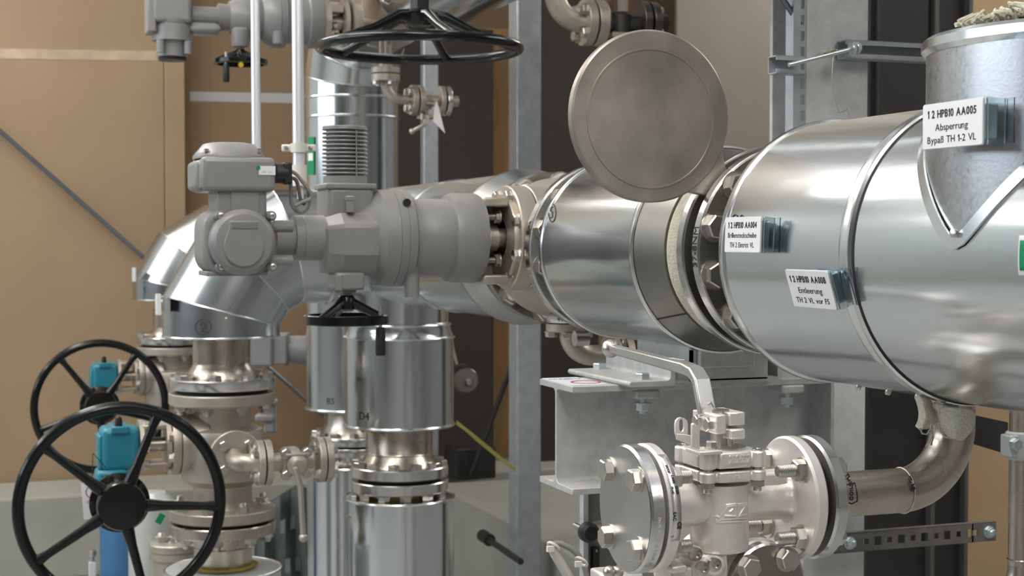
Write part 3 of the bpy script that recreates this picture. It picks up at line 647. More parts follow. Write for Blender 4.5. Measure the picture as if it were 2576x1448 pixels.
def ball_valve_set(x0, y0, zs, phase, lab_valve, lab_neck, lab_wheel, wheel_c, wheel_R, gear_c, rear):
    """zs: dict of heights"""
    g = {}
    R = .157
    # weld neck pipe and upper flange
    t = thing('weld_neck', lab_neck, 'pipe', (x0, y0, zs['fl_bot']))
    MB().lathe([(.06, zs['top']), (.085, zs['top']), (.085, zs['cone']+.004), (.0865, zs['cone']+.002), (.085, zs['cone']), (.092, zs['cone']-.012), (.110, zs['fl_top']+.002), (.110, zs['fl_top'])], (x0, y0, 0), 'z', 64).build('neck', PIPE, t)
    MB().lathe([(.05, zs['fl_bot']), (R-.002, zs['fl_bot']), (R, zs['fl_bot']+.003), (R, zs['fl_top']-.003), (R-.003, zs['fl_top']), (.05, zs['fl_top'])], (x0, y0, 0), 'z', 72).build('flange_disc', MACH, t)
    bolt_ring(t, head_dn, (x0, y0, zs['fl_top']), 'z', R*.84, 8, PI/8+.1)
    MB().lathe([(.06, zs['fl_bot']-.0125), (R*.86, zs['fl_bot']-.0125), (R*.86, zs['fl_bot']), (.06, zs['fl_bot'])], (x0, y0, 0), 'z', 48).build('gasket', DARK, t)
    # valve
    v = thing('ball_valve', lab_valve, 'valve', (x0, y0, zs['b_bot']))
    MB().lathe([(.05, zs['b_top']), (R-.003, zs['b_top']), (R, zs['b_top']-.003), (R, zs['b_top2']), (R-.004, zs['b_top2']-.004), (.092, zs['b_top2']-.005), (.087, zs['b_top2']-.02), (.087, zs['sh']+.006), (.120, zs['sh']-.006), (.124, zs['sh']-.02),
                (.124, zs['sh2']+.02), (.118, zs['sh2']), (.09, zs['sh2']-.02), (.087, zs['sh2']-.03), (.087, zs['b_bot2']+.02), (.096, zs['b_bot2']+.002), (R-.003, zs['b_bot2']), (R, zs['b_bot2']-.003), (R, zs['b_bot']+.003), (R-.003, zs['b_bot']), (.05, zs['b_bot'])], (x0, y0, 0), 'z', 72).build('body', CASTW, v)
    bolt_ring(v, nut_dn, (x0, y0, zs['b_top2']), '-z', R*.84, 8, PI/8+.1)
    bolt_ring(v, nut_dn, (x0, y0, zs['b_bot2']), 'z', R*.84, 8, PI/8-.1)
    tm = wrap(text_mb('DN150  PN40', .014, .0006), (x0, y0, (zs['b_top']+zs['b_top2'])/2), 'z', Vector((0, -1, 0)), R+.0004); tm.build('cast_lettering', CASTW, v)
    # stem train to the left with yoke and teal gearbox
    zg = gear_c.z
    def lat(pr, nm_, m, seg=48): return MB().lathe([(r, x) for x, r in pr], (0, y0, zg), 'x', seg).build(nm_, m, v)
    xg = gear_c.x; L = x0-xg
    lat([(x0-.05, .095), (x0-.098, .088), (x0-.105, .088)], 'side_neck', CASTW)
    lat([(x0-.104, .02), (x0-.104, .090), (x0-.115, .092), (x0-.127, .090), (x0-.127, .02)], 'side_flange', CASTW)
    lat([(x0-.130, .02), (x0-.130, .090), (x0-.142, .092), (x0-.153, .090), (x0-.153, .02)], 'side_flange', CASTW)
    bolt_ring(v, bme_s, (x0-.153, y0, zg), '-x', .078, 8, PI/8)
    a_, b_ = xg+.062, x0-.168
    for dz in (-.062, .05):
        MB().span((a_, y0-.05, zg+dz), (b_, y0+.05, zg+dz+.014)).build('yoke_plate', CASTW, v, bevel=.003)
    lat([(b_-.002, .02), (b_-.002, .076), (b_+.012, .076), (b_+.012, .02)], 'yoke_ring', CASTW)
    lat([(a_+.004, .02), (a_+.004, .076), (a_-.008, .076), (a_-.008, .02)], 'yoke_ring', CASTW)
    lat([(a_, .022), (b_, .022)], 'stem', PIPE)
    bolt_ring(v, bme_s, (a_+.004, y0, zg), 'x', .064, 6, .5)
    # teal gearbox
    gb = MB().span((xg-.055, y0-.058, zg-.066), (xg+.054, y0+.055, zg+.060)).build('gearbox', TEAL, v, bevel=.016, seg=3)
    MB().span((xg-.064, y0-.050, zg-.060), (xg-.05, y0+.05, zg+.040)).build('gearbox_cover', TEAL, gb, bevel=.006)
    MB().span((xg-.028, y0-.066, zg+.044), (xg+.024, y0+.04, zg+.066)).build('gearbox_boss', TEAL, gb, bevel=.004)
    MB().lathe([(0, zg+.062), (.011, zg+.062), (.011, zg+.076), (.009, zg+.09), (.004, zg+.094), (0, zg+.094)], (xg-.006, y0-.05, 0), 'z', 20).build('vent_cap', RUB, gb)
    MB().cyl((wheel_c.x, y0-.03, wheel_c.z), (wheel_c.x, wheel_c.y+.06, wheel_c.z), .032, None, 32).build('worm_shaft_housing', TEAL, gb)
    MB().span((wheel_c.x-.045, y0-.066, min(wheel_c.z, zg)-.04), (wheel_c.x+.045, y0+.03, zg-.06)).build('worm_housing', TEAL, gb, bevel=.012)
    w = v
    hand_wheel(v, wheel_c, '-y', wheel_R, .0165, 5, phase, .068, .062)
    return v
zs2 = dict(top=ZP(845, p2), cone=ZP(914, p2), fl_top=ZP(948, p2), fl_bot=ZP(974, p2), b_top=ZP(985, p2), b_top2=ZP(1010, p2), sh=ZP(1072, p2), sh2=ZP(1200, p2), b_bot2=ZP(1274, p2), b_bot=ZP(1301, p2))
gear2 = PY(300, 1122, 4.53); wc2 = PY(305, 1270, 4.22); wR2 = 247*K(wc2)
V2 = ball_valve_set(X2, 4.53, zs2, math.radians(-4), 'cast ball valve with teal gearbox and large black hand wheel at the lower left front', 'bright machined weld neck flange below the front elbow jacket', '', wc2, wR2, gear2, False)
gear1 = PY(263, 947, 6.86); wc1 = PY(253, 1022, 6.52); s1 = zs2
dz1 = ZP(845, p1)-zs2['fl_top']
zs1 = {k_: v_+dz1 for k_, v_ in zs2.items()}
V1 = ball_valve_set(LX1, 6.86, zs1, math.radians(56), 'rear ball valve with teal gearbox and black hand wheel, partly hidden behind the front wheel', 'weld neck flange below the rear elbow jacket at the far left', '', wc1, 160*K(wc1), gear1, True)

# yellow foam below the front elbow and lower neck with white topped jacket
mb = MB()
mb.lathe([(.085, zs2['top']-.004), (.098, zs2['top']-.006), (.105, zs2['top']+.002), (.085, zs2['top']+.004)], (X2, 4.53, 0), 'z', 40)
tag(mb.build('foam_ring', FOAM), 'yellow foam ring squeezed out under the front elbow jacket', 'foam')
t = thing('weld_neck', 'lower weld neck flange under the front ball valve', 'pipe', (X2, 4.53, ZP(1425, p2)))
zf1, zf2, zw, zj = ZP(1309, p2), ZP(1337, p2), ZP(1372, p2), ZP(1424, p2); R = .157
MB().lathe([(.05, zf1), (R-.003, zf1), (R, zf1-.003), (R, zf2+.003), (R-.003, zf2), (.1, zf2), (.088, zf2-.012), (.086, zw+.003), (.088, zw), (.086, zw-.003), (.085, zj-.02)], (X2, 4.53, 0), 'z', 72).build('neck', PIPE, t)
bolt_ring(t, nut_dn, (X2, 4.53, zf2), '-z', R*.84, 8, PI/8-.1)
MB().lathe([(.06, zf1), (R*.86, zf1), (R*.86, zf1+.012), (.06, zf1+.012)], (X2, 4.53, 0), 'z', 48).build('gasket', DARK, t)
MB().lathe([(.085, zj), (.1, zj), (.105, zj+.006), (.085, zj+.008)], (X2, 4.53, 0), 'z', 40).build('foam_ring', FOAM, t)
zj2 = ZP(1407, p2)
t = thing('pipe_jacket', 'pale topped pipe jacket at the bottom edge under the front ball valve', 'pipe jacket', (X2, 4.53, 0))
MB().lathe([(.09, zj-.002), (RE-.003, zj-.004), (RE, zj-.008), (RE, .0)], (X2, 4.53, 0), 'z', 72).build('shell', mat('pale_jacket', (.62, .65, .64), .4, .35), t)
MB().torus((X2, 4.53, zj-.006), 'z', RE, .004, 72, 8).build('top_bead', BEAD, t)

# drain valve in front of the front ball valve body
yv = 4.53-.13
c = PY(595, 1150, yv-.05); kd = K(c)
t = thing('vent_branch', 'cast elbow branch with small flange on the front of the ball valve body', 'pipe', c)
MB().lathe([(0, 0), (.074, 0), (.076, .003), (.076, .018), (.074, .020), (0, .021)], c+Vector((0, .03, .0)), '-y', 48).build('branch_flange', CASTW, t)
for a in (45, 135, 225, 315):
    inst('bolt', bme_s, t, frame(c+Vector((.05*math.cos(math.radians(a)), .010, .05*math.sin(math.radians(a)))), '-y'))
e0 = c+Vector((-.006, .01, 0)); bend = [e0]+arc(c+Vector((.036, -.03, -.008)), (-1, 0, 0), (0, -1, 0), .042, 0, PI/2, 10); xe = PY(640, 1150, yv-.07).x
bend += [Vector((xe, bend[-1].y, bend[-1].z))]
MB().tube(bend, .0265, 24).build('elbow', CASTW, t)
yb = bend[-1].y; zb_ = bend[-1].z; axc = Vector((0, yb, zb_))
def small_flange(parent, x, y, z, ax, R, th, m, nb=4, bolts=None, ph=PI/4, nm_='flange_disc'):
    o = Vector((x, y, z)); MB().lathe([(0, 0), (R-.0015, 0), (R, .0015), (R, th-.0015), (R-.0015, th), (0, th)], o, ax, 48).build(nm_, m, parent)
    if bolts: bolt_ring(parent, bolts, o+AX[ax]*th, ax, R*.74, nb, ph)
XQ = lambda px: PY(px, 1155, yb).x
small_flange(t, XQ(660), yb, zb_, '-x', .065, .018, CASTW, 4, bme_s)
MB().cyl((XQ(628), yb, zb_), (XQ(648), yb, zb_), .03, .04).build('collar', CASTW, t)
bvv = thing('drain_valve', 'small ball valve with a long lever hanging down, right of the front ball valve', 'valve', (XQ(730), yb, zb_))
small_flange(bvv, XQ(664), yb, zb_, 'x', .065, .018, CASTW)
MB().cyl((XQ(676), yb, zb_), (XQ(786), yb, zb_), .026).build('bore', CASTW, bvv)
MB().lathe([(.0, XQ(706)), (.036, XQ(706)), (.042, XQ(715)), (.042, XQ(742)), (.036, XQ(752)), (0, XQ(752))], (0, yb, zb_), 'x', 32).build('body', CASTW, bvv)
MB().lathe([(0, 0), (.03, 0), (.03, .03), (.018, .036), (.018, .055), (0, .055)], (XQ(738), yb-.03, zb_-.004), '-y', 24).build('bonnet', CASTW, bvv)
for dx, dz_ in ((-.032, .03), (.03, .03), (-.03, -.032), (.03, -.03)):
    inst('bolt', bme_s, bvv, frame((XQ(738)+dx, yb-.044, zb_+dz_), '-y'))
MB().span((XQ(709), yb-.062, zb_+.022), (XQ(768), yb-.05, zb_+.030)).build('stop_plate', CASTW, bvv, bevel=.002)
p0, p1_ = PY(744, 1180, yb-.09), PY(756, 1225, yb-.1); pe = PY(763, 1352, yb-.1)
mb = MB(); MB_l = mb.tube([Vector((p0.x, yb-.08, zb_-.01)), p0, p1_, pe], .0085, 8); mb.build('lever', CASTW, bvv)
MB().sphere(pe, .013).build('lever_knob', CASTW, bvv)
small_flange(bvv, XQ(812), yb, zb_, '-x', .065, .018, CASTW, 4, bme_s)
bl = thing('blind_flange', 'small blind flange at the right end of the hanging lever valve', 'flange', (XQ(826), yb, zb_))
small_flange(bl, XQ(815), yb, zb_, 'x', .065, .018, CASTW, 4, bme_s)

# tag on the wheel, drum, wrapped pipe
tg = PY(230, 1258, 4.40); t = thing('inspection_tag', 'white card tag with a red ring hanging behind the front black hand wheel', 'tag', tg)
c0_, c1_ = PY(203, 1213, 4.40), PY(250, 1303, 4.40)
TT = Matrix.Translation(((c0_.x+c1_.x)/2+.004, 4.40, (c0_.z+c1_.z)/2)) @ Matrix.Rotation(math.radians(-4), 4, 'Y')
MB().box((0, 0, 0), (c1_.x-c0_.x, .0012, c0_.z-c1_.z), TT).build('card', WHITE, t, 0)
placed(MB().lathe([(.016, 0), (.0185, 0), (.0185, .0006), (.016, .0006)], (.004, -.0008, .024), '-y', 36), TT).build('red_ring', RED, t)
for i, (body, zz, m) in enumerate((('GEFAHR', -.004, RED), ('29.8.', -.018, BLUEINK), ('24.', -.034, BLUEINK))):
    placed(text_mb(body, .010, .0001), TT @ Matrix.Translation((.004, -.001, zz)) @ TXN).build('writing', m, t)
top_ = TT @ Vector((.004, 0, .04)); MB().tube([top_, top_+Vector((.002, .01, .04)), top_+Vector((.006, .03, .09)), Vector((gear2.x-.045, 4.46, gear2.z-.05))], .0012, 6).build('string', RUB, t)
p = PD(312, 1350, 5.9)
t = thing('drum', 'blue plastic drum standing behind the lower part of the front hand wheel', 'drum', (p.x, p.y, 0)); zt2 = PD(312, 1252, 5.9).z; kk = K(p)
MB().lathe([(0, 0), (.088, 0), (.092, .02), (.092, zt2*.5), (.095, zt2*.52), (.092, zt2*.54), (.092, zt2-.02), (.08, zt2), (0, zt2)], (p.x, p.y, 0), 'z', 48).build('body', BLUE, t)
p = PD(385, 1330, 5.3); zt3 = PD(385, 1236, 5.3).z
t = thing('wrapped_pipe', 'pale foil wrapped pipe stump with a green sticker behind the front hand wheel', 'pipe', (p.x, p.y, 0))
MB().lathe([(0, 0), (.085, 0), (.085, zt3-.09), (.075, zt3-.03), (.045, zt3), (0, zt3+.006)], (p.x, p.y, 0), 'z', 40).build('wrap', mat('pale_foil', (.56, .57, .55), .42, .4, bump=.3, bscale=18, var=.1, vscale=9), t)
g = PD(403, 1304, 5.15); MB().box((0, 0, 0), (.022, .004, .035), Matrix.Translation(g) @ Matrix.Rotation(.5, 4, 'Y')).build('green_sticker', GREEN, t)
p = PD(440, 1385, 4.95); kk = K(p)
t = thing('low_flange', 'low cast flange with bolts standing left of the pale topped jacket', 'flange', (p.x, p.y, 0))
zc_ = PD(440, 1362, 4.95).z
MB().lathe([(.07, 0), (.07, zc_-.06), (.083, zc_-.05), (.083, zc_-.03), (.079, zc_-.028), (.079, zc_-.026), (.083, zc_-.024), (.083, zc_-.004), (.08, zc_), (0, zc_)], (p.x, p.y, 0), 'z', 48).build('flange_disc', CASTW, t)
for px, py in ((405, 1362), (437, 1362), (470, 1350)):
    q = PZ(px, py, zc_); inst('bolt', nut_dn, t, frame((q.x, q.y, zc_), 'z'))
p = PD(232, 1400, 5.9); 
t = thing('floor_stand', 'small pale post with a metal fitting at the lower left edge', 'post', (p.x, p.y, 0)); zz = PD(232, 1412, 5.9).z
MB().span((p.x-.013, p.y-.013, 0), (p.x+.013, p.y+.013, zz)).build('post', PVC, t, bevel=.002)
MB().lathe([(0, zz), (.008, zz), (.008, zz+.02), (.016, zz+.024), (.016, zz+.042), (.006, zz+.046), (0, zz+.05)], (p.x, p.y, 0), 'z', 20).build('fitting', BOLT, t)
# dark folded tarp behind the lever
p = PD(735, 1240, 6.2); mb = MB(); vs = []; n_ = 14
for i in range(n_+1):
    u = i/n_; 
    for j in range(9):
        v_ = j/8; px = 640+ (820-640)*u; py = 1448+60-(1448+60-(1215+110*abs(u-.62)))*v_
        q = PD(px, py, 6.2+.25*v_+.05*math.sin(u*21+v_*4)); vs.append(q)
fs = [(i*9+j, i*9+j+1, i*9+10+j, i*9+9+j) for i in range(n_) for j in range(8)]
mb.add(vs, fs); o = mb.build('tarp', mat('dark_tarp', (.07, .085, .08), .6, 0, bump=.3, bscale=10, var=.3, vscale=6)); sm = o.modifiers.new('thick', 'SOLIDIFY'); sm.thickness = .006
tag(o, 'dark grey folded plastic sheet heaped behind the hanging lever', 'sheet')

# ------------------------------------------------------------------ vertical line under the header and the riser behind
VX = MX; pv = Vector((VX, 4.53, 0)); kvv = K(Vector((VX, 4.53, 1.2)))
def zl(prof, m, name, parent, o, seg=72): return MB().lathe(prof, (o[0], o[1], 0), 'z', seg).build(name, m, parent)
t = thing('pipe_jacket', 'upright galvanised jacket marked D4 below the small black hand wheel', 'pipe jacket', (VX, 4.53, ZP(1065, pv)))
RJ = 137*kvv
zl([(RJ, ZP(1066, pv)), (RJ, ZP(845, pv))], GALVZ, 'shell', t, pv)
zl([(RJ, ZP(845, pv)), (RJ-.004, ZP(838, pv)), (RJ-.012, ZP(818, pv)), (RJ-.010, ZP(812, pv)), (RJ-.016, ZP(808, pv)), (RJ-.016, ZP(700, pv))], GALV, 'upper_collar', t, pv)
for py, dr in ((846, .001), (814, -.010)): MB().torus((VX, 4.53, ZP(py, pv)), 'z', RJ+dr, .004, 72, 8).build('seam_bead', BEAD, t)
MB().torus((VX, 4.53, ZP(1065, pv)), 'z', RJ, .005, 72, 8).build('bottom_bead', BEAD, t)
zl([(.09, ZP(1064, pv)), (RJ, ZP(1064, pv))], GALVF, 'end_plate', t, pv)
wrap(text_mb('D4', .034, .0004), (VX, 4.53, ZP(1034, pv)), 'z', Vector((-.82, -.58, 0)), RJ+.0006).build('marker_writing', INK, t)
pts = [Vector((VX-.01+.19*math.cos(a), 4.53-.02+.19*math.sin(a), ZH-.155+.02*math.cos(2*a))) for a in [2*PI*i/48 for i in range(48)]]
t = thing('pipe_flange_pair', 'bright bolted flange pair on the upright pipe below the D4 jacket', 'flange', (VX, 4.53, ZP(1235, pv)))
zl([(.09, ZP(1066, pv)), (84*kvv, ZP(1068, pv)), (84*kvv, ZP(1133, pv)), (86*kvv, ZP(1136, pv)), (84*kvv, ZP(1139, pv)), (97*kvv, ZP(1163, pv)), (100*kvv, ZP(1167, pv))], PIPE, 'neck', t, pv)
RF = 123*kvv
for a_, b_ in ((1167, 1194), (1203, 1230)):
    z0, z1 = ZP(b_, pv), ZP(a_, pv); zl([(.06, z0), (RF-.003, z0), (RF, z0+.003), (RF, z1-.003), (RF-.003, z1), (.06, z1)], MACH, 'flange_disc', t, pv)
zl([(.06, ZP(1204, pv)), (RF*.84, ZP(1204, pv)), (RF*.84, ZP(1193, pv)), (.06, ZP(1193, pv))], DARK, 'gasket', t, pv)
bolt_ring(t, head_dn, (VX, 4.53, ZP(1167, pv)), 'z', RF*.86, 12, .12)
bolt_ring(t, nut_dn, (VX, 4.53, ZP(1230, pv)), '-z', RF*.86, 12, .12)
zl([(.06, ZP(1230, pv)), (95*kvv, ZP(1231, pv)), (80*kvv, ZP(1262, pv)), (0, ZP(1262, pv))], FOAM, 'foam_ring', t, pv)
t = thing('pipe_jacket', 'lower upright galvanised jacket under the bright flange pair, bottom centre', 'pipe jacket', (VX, 4.53, 0))
zt4 = ZP(1246, pv)
zl([(.08, zt4+.004), (RJ-.004, zt4), (RJ, zt4-.004), (RJ, 0)], GALVZ, 'shell', t, pv)
MB().torus((VX, 4.53, zt4-.003), 'z', RJ, .005, 72, 8).build('top_bead', BEAD, t)
o = hit(879, 1298, 2, (VX, 4.53, 0), RJ); MB().lathe([(0, 0), (.006, 0), (.006, .004), (0, .006)], o, (-.9, -.5, 0), 12).build('rivet', BOLT, t)
w = tag(MB().tube([PD(912, 1078, 4.62), PD(925, 1073, 4.6), PD(942, 1082, 4.6), PD(938, 1088, 4.6)], .012, 8).build('foam_scrap', FOAM), 'scrap of yellow foam sticking out under the D4 jacket', 'foam')

# riser behind
pr_ = PD(887, 700, 5.8); pr_.z = 0; kr = K(Vector((pr_.x, pr_.y, 1.4))); RR = 117*kr
t = thing('riser_jacket', 'tall galvanised riser jacket behind the finned motor, going up to the upper pipe', 'pipe jacket', (pr_.x, pr_.y, ZP(1024, pr_)))
zl([(RR, ZP(1024, pr_)), (RR, ZP(296, pr_))], GALVZ, 'shell', t, pr_)
zl([(RR+.001, ZP(300, pr_)), (RR+.001, ZP(248, pr_))], GALV, 'top_band', t, pr_)
for py in (1023, 298, 250): MB().torus((pr_.x, pr_.y, ZP(py, pr_)), 'z', RR+.001, .005, 72, 8).build('seam_bead', BEAD, t)
zl([(.09, ZP(1022, pr_)), (RR, ZP(1022, pr_))], GALVF, 'end_plate', t, pr_)
wrap(text_mb('B5', .034, .0004), (pr_.x, pr_.y, ZP(998, pr_)), 'z', Vector((-.9, -1, 0)), RR+.0006).build('marker_writing', INK, t)
tj = thing('pipe_jacket', 'short jacket joining the rear elbow line to the tall riser', 'pipe jacket', (pr_.x, 6.3, ZH))
MB().lathe([(0, 7.03), (RE, 7.02), (RE, pr_.y+.1)], (pr_.x, 0, ZH), 'y', 64).build('shell', GALV, tj)
# mitred elbow turning towards the camera into the upper pipe
t = thing('elbow_jacket', 'mitred elbow jacket behind the big black top wheel, feeding the upper pipe', 'pipe jacket', (pr_.x, pr_.y, ZP(248, pr_)))
Rb = .30; ze = ZP(248, pr_); 
ZU = ze+Rb
Cc = Vector((pr_.x, pr_.y-Rb, ze)); c15 = math.cos(math.radians(15)); sg = 64
def mr2(a, st, R=RR):
    d = Vector((0, math.cos(a), math.sin(a))); ctr = Cc+d*(Rb*st); return [ctr+d*(R*st*math.cos(2*PI*i/sg))+Vector((R*math.sin(2*PI*i/sg), 0, 0)) for i in range(sg)]
rg = [mr2(0, 1)]+[mr2(math.radians(a), 1/c15) for a in (15, 45, 75)]+[mr2(PI/2, 1)]
for i in range(4): MB().add(rg[i]+rg[i+1], [(j, (j+1) % sg, sg+(j+1) % sg, sg+j) for j in range(sg)]).build('bend_segment', GALV, t)
for i in (1, 2, 3): MB().tube(rg[i], .0035, 6, True).build('seam_bead', BEAD, t)
MB().lathe([(.105, pr_.y-Rb-.002), (RR-.002, pr_.y-Rb-.001), (RR, pr_.y-Rb+.004)], (pr_.x, 0, ZU), 'y', 64).build('end_plate', GALVF, t)
t = thing('pipe_jacket', 'upper galvanised pipe jacket running out of the top behind the big black wheel', 'pipe jacket', (pr_.x, 3.6, ZU))
yU = pr_.y-Rb
MB().lathe([(RR, .6), (RR, 4.55)], (pr_.x, 0, ZU), 'y', 72).build('shell', GALV, t)
MB().torus((pr_.x, 3.9, ZU), 'y', RR, .005, 72, 8).build('seam_bead', BEAD, t)
uv = thing('butterfly_valve', 'upper valve body with bright flanges behind the left part of the black top wheel', 'valve', (pr_.x, 4.8, ZU))
def uy(prof, m, name): return MB().lathe([(r, y) for r, y in prof], (pr_.x, 0, ZU), 'y', 64).build(name, m, uv)
uy([(.08, 5.18), (.17, 5.18), (.17, 5.15), (.08, 5.15)], MACH, 'flange_disc'); uy([(.08, 4.72), (.17, 4.72), (.17, 4.69), (.08, 4.69)], MACH, 'flange_disc')
uy([(.11, 5.36), (.12, 5.2), (.15, 5.14), (.15, 4.73), (.13, 4.69), (.12, 4.55)], CASTW, 'body')
bolt_ring(uv, bme, (pr_.x, 4.69, ZU), '-y', .145, 10, .2)
# flange pair and neck of the riser's lower end
t = thing('pipe_flange_pair', 'bolted flange pair below the rear riser jacket marked B5', 'flange', (pr_.x, pr_.y, ZP(1150, pr_)))
zl([(.08, ZP(1022, pr_)), (72*kr, ZP(1024, pr_)), (72*kr, ZP(1060, pr_)), (85*kr, ZP(1090, pr_))], PIPE, 'neck', t, pr_)
for a_, b_ in ((1090, 1110), (1116, 1136)):
    z0, z1 = ZP(b_, pr_), ZP(a_, pr_); zl([(.06, z0), (107*kr, z0), (108*kr, z0+.003), (108*kr, z1-.003), (107*kr, z1), (.06, z1)], MACH, 'flange_disc', t, pr_)
bolt_ring(t, head_dn, (pr_.x, pr_.y, ZP(1090, pr_)), 'z', 92*kr, 12, .3)
bolt_ring(t, nut_dn, (pr_.x, pr_.y, ZP(1136, pr_)), '-z', 92*kr, 12, .3)
zl([(.06, ZP(1136, pr_)), (72*kr, ZP(1137, pr_)), (72*kr, ZP(1162, pr_))], PIPE, 'lower_neck', t, pr_)
t = thing('pipe_jacket', 'rear lower upright jacket left of the bottom centre jacket', 'pipe jacket', (pr_.x, pr_.y, 0))
z_ = ZP(1162, pr_); zl([(.08, z_+.003), (RR-.003, z_), (RR, z_-.004), (RR, 0)], GALVZ, 'shell', t, pr_)
MB().torus((pr_.x, pr_.y, z_-.003), 'z', RR, .005, 72, 8).build('top_bead', BEAD, t)
# green strip sticker on the riser
g0 = hit(783, 345, 2, (pr_.x, pr_.y, 0), RR); g1 = hit(783, 440, 2, (pr_.x, pr_.y, 0), RR)
t = thing('pipe_label', 'green and white strip label on the left side of the tall riser jacket', 'label', g0)
nrm = (g0-Vector((pr_.x, pr_.y, g0.z))).normalized()
MB().ribbon([g0+nrm*.001, g1+nrm*.001], nrm, .05, .0015).build('strip', GREEN, t, 0)
MB().ribbon([g0.lerp(g1, .42)+nrm*.0028, g0.lerp(g1, .62)+nrm*.0028], nrm, .035, .001).build('white_field', WHITE, t, 0)

# ------------------------------------------------------------------ upper actuator at the top left
YW = 4.85; kU = K(PY(650, 50, YW))
def XW(px): return PY(px, 50, YW).x
U_ = thing('electric_actuator', 'grey electric actuator at the top left, cut off by the upper picture edge', 'actuator', (XW(620), YW, PY(650, 50, YW).z))
def LU(name, m, prof, py=48, y=YW, seg=48):
    z = PY(650, py, y).z; return MB().lathe([(r*kU, PY(px, 50, y).x) for px, r in prof], (0, y, z), 'x', seg).build(name, m, U_)
LU('output_flange', GREY, [(806, 0), (806, 66), (800, 68), (772, 68), (768, 60), (768, 0)])
LU('output_housing', GREY, [(770, 0), (770, 60), (715, 60), (712, 0)])
LU('gear_housing', GREY, [(716, 0), (716, 66), (712, 70), (700, 71), (698, 69), (696, 71), (686, 71), (668, 62), (655, 52), (655, 0)])
LU('worm_housing', GREY, [(660, 0), (660, 46), (640, 56), (600, 52), (575, 40), (572, 0)])
LU('shaft_housing', GREY, [(580, 0), (580, 32), (548, 34), (546, 0)])
LU('shaft_collar', GREY, [(550, 0), (550, 24), (480, 24), (480, 0)])
p, q = PY(476, 8, YW-.06), PY(560, 84, YW-.06)
MB().span((p.x, YW-.05, q.z), (q.x, YW+.05, ZP(52, p))).build('lower_web', GREY, U_, bevel=.02)
p = PY(433, 60, YW-.02)
pp_ = PY(433, 60, YW)
def zu(prof, nm_, m=GREY, o=pp_, seg=40): return MB().lathe([(r*kU, ZP(py, o)) for py, r in prof], (o.x, o.y, 0), 'z', seg).build(nm_, m, U_)
a_, b_ = PY(388, 150, YW-.06), PY(482, -60, YW-.06)
MB().span((a_.x, YW-.06, ZP(62, pp_)), (b_.x, YW+.06, ZP(-60, pp_))).build('head_housing', GREY, U_, bevel=.012, seg=3)
MB().span((PY(372, 0, YW-.05).x, YW-.05, ZP(88, pp_)), (a_.x+.01, YW+.05, ZP(-60, pp_))).build('side_cover', GREY, U_, bevel=.006)
zu([(104, 0), (104, 49), (66, 49), (64, 47), (60, 49), (50, 49)], 'neck')
zu([(146, 0), (146, 30), (143, 35), (110, 36), (104, 42), (104, 0)], 'end_cap')
for dx in (-.042, .042): MB().cyl((pp_.x+dx, YW-.045, ZP(138, pp_)), (pp_.x+dx, YW-.045, ZP(106, pp_)), .012, None, 14).build('cap_lug', GREY, U_)
zu([(153, 0), (153, 33), (147, 34), (147, 0)], 'base_plate', RUB)
wq = PY(605, 156, YW-.05)
zu([(118, 0), (118, 20), (112, 22), (76, 22), (70, 16), (70, 0)], 'wheel_gear_box', GREY, wq)
zu([(150, 0), (150, 9), (116, 9), (116, 0)], 'wheel_shaft', GREY, wq)
small_wheel(U_, Vector(wq), 67*kU, .016, 3, 1.1, PI+.75, .016)
MB().lathe([(0, 0), (.008, 0), (.008, .002), (0, .002)], PY(606, 163, YW-.05-.02), '-y', 16).build('yellow_dot', YEL, U_)
p = PY(700, 110, YW-.06); MB().lathe([(0, 0), (.018, 0), (.020, .05), (.016, .11), (0, .11)], p, 'z', 20).build('cable_gland', GREY, U_)
LU('yoke_ring', CASTW, [(868, 30), (868, 62), (858, 62), (858, 30)])
LU('yoke_ring', CASTW, [(822, 30), (822, 62), (806, 62), (806, 30)])
for dy in (-.05, .03):
    z0 = PY(840, 22, YW).z; MB().span((XW(815), YW+dy-.008, PY(840, 0, YW).z), (XW(862), YW+dy+.008, PY(840, 14, YW).z+.05)).build('yoke_plate', CASTW, U_, bevel=.002)
p, q = PY(812, 10, YW-.05), PY(866, 32, YW-.05)
MB().span((p.x, YW-.05, q.z), (q.x, YW+.05, p.z)).build('yoke_plate', CASTW, U_, bevel=.003)
LU('stem', CASTW, [(1000, 18), (800, 18)])
for px, py in ((832, 52), (846, 66), (838, 84), (850, 92), (826, 74)):
    inst('gland_nut', nm, U_, frame(PY(px, py, YW-.03), '-x'))
LU('top_flange', CASTW, [(894, 20), (894, 84), (876, 84), (876, 20)])

# big black wheel hanging at the top
hb = PD(1056, 121, 4.05); kb = K(hb); hub_z = PD(1058, 38, 4.05).z
t = thing('hand_wheel', 'big black five-spoked hand wheel hanging horizontally at the top centre', 'hand wheel', (hb.x, hb.y, hub_z))
Rw = 249*kb; MB().torus(hb, 'z', Rw, .0145, 120, 16).build('wheel_rim', BLACK, t)
MB().lathe([(0, hub_z-.03), (.030, hub_z-.03), (.046, hub_z-.012), (.05, hub_z+.004), (.040, hub_z+.012), (0, hub_z+.014)], (hb.x, hb.y, 0), 'z', 40).build('wheel_hub', BLACK, t)
for i in range(5):
    aim = math.radians(77+72*i)   # measured from the picture's right towards the back
    d = Vector((math.cos(YAW), -math.sin(YAW), 0))*math.cos(aim)+Vector((math.sin(YAW), math.cos(YAW), 0))*math.sin(aim)
    MB().tube([Vector((hb.x, hb.y, hub_z-.004))+d*.02, Vector((hb.x, hb.y, hub_z-.006))+d*.07, Vector((hb.x, hb.y, hb.z+.045))+d*Rw*.55, hb+d*(Rw-.01)+Vector((0, 0, .004))], [.02, .015, .011, .012], 12).build('wheel_spoke', BLACK, t)
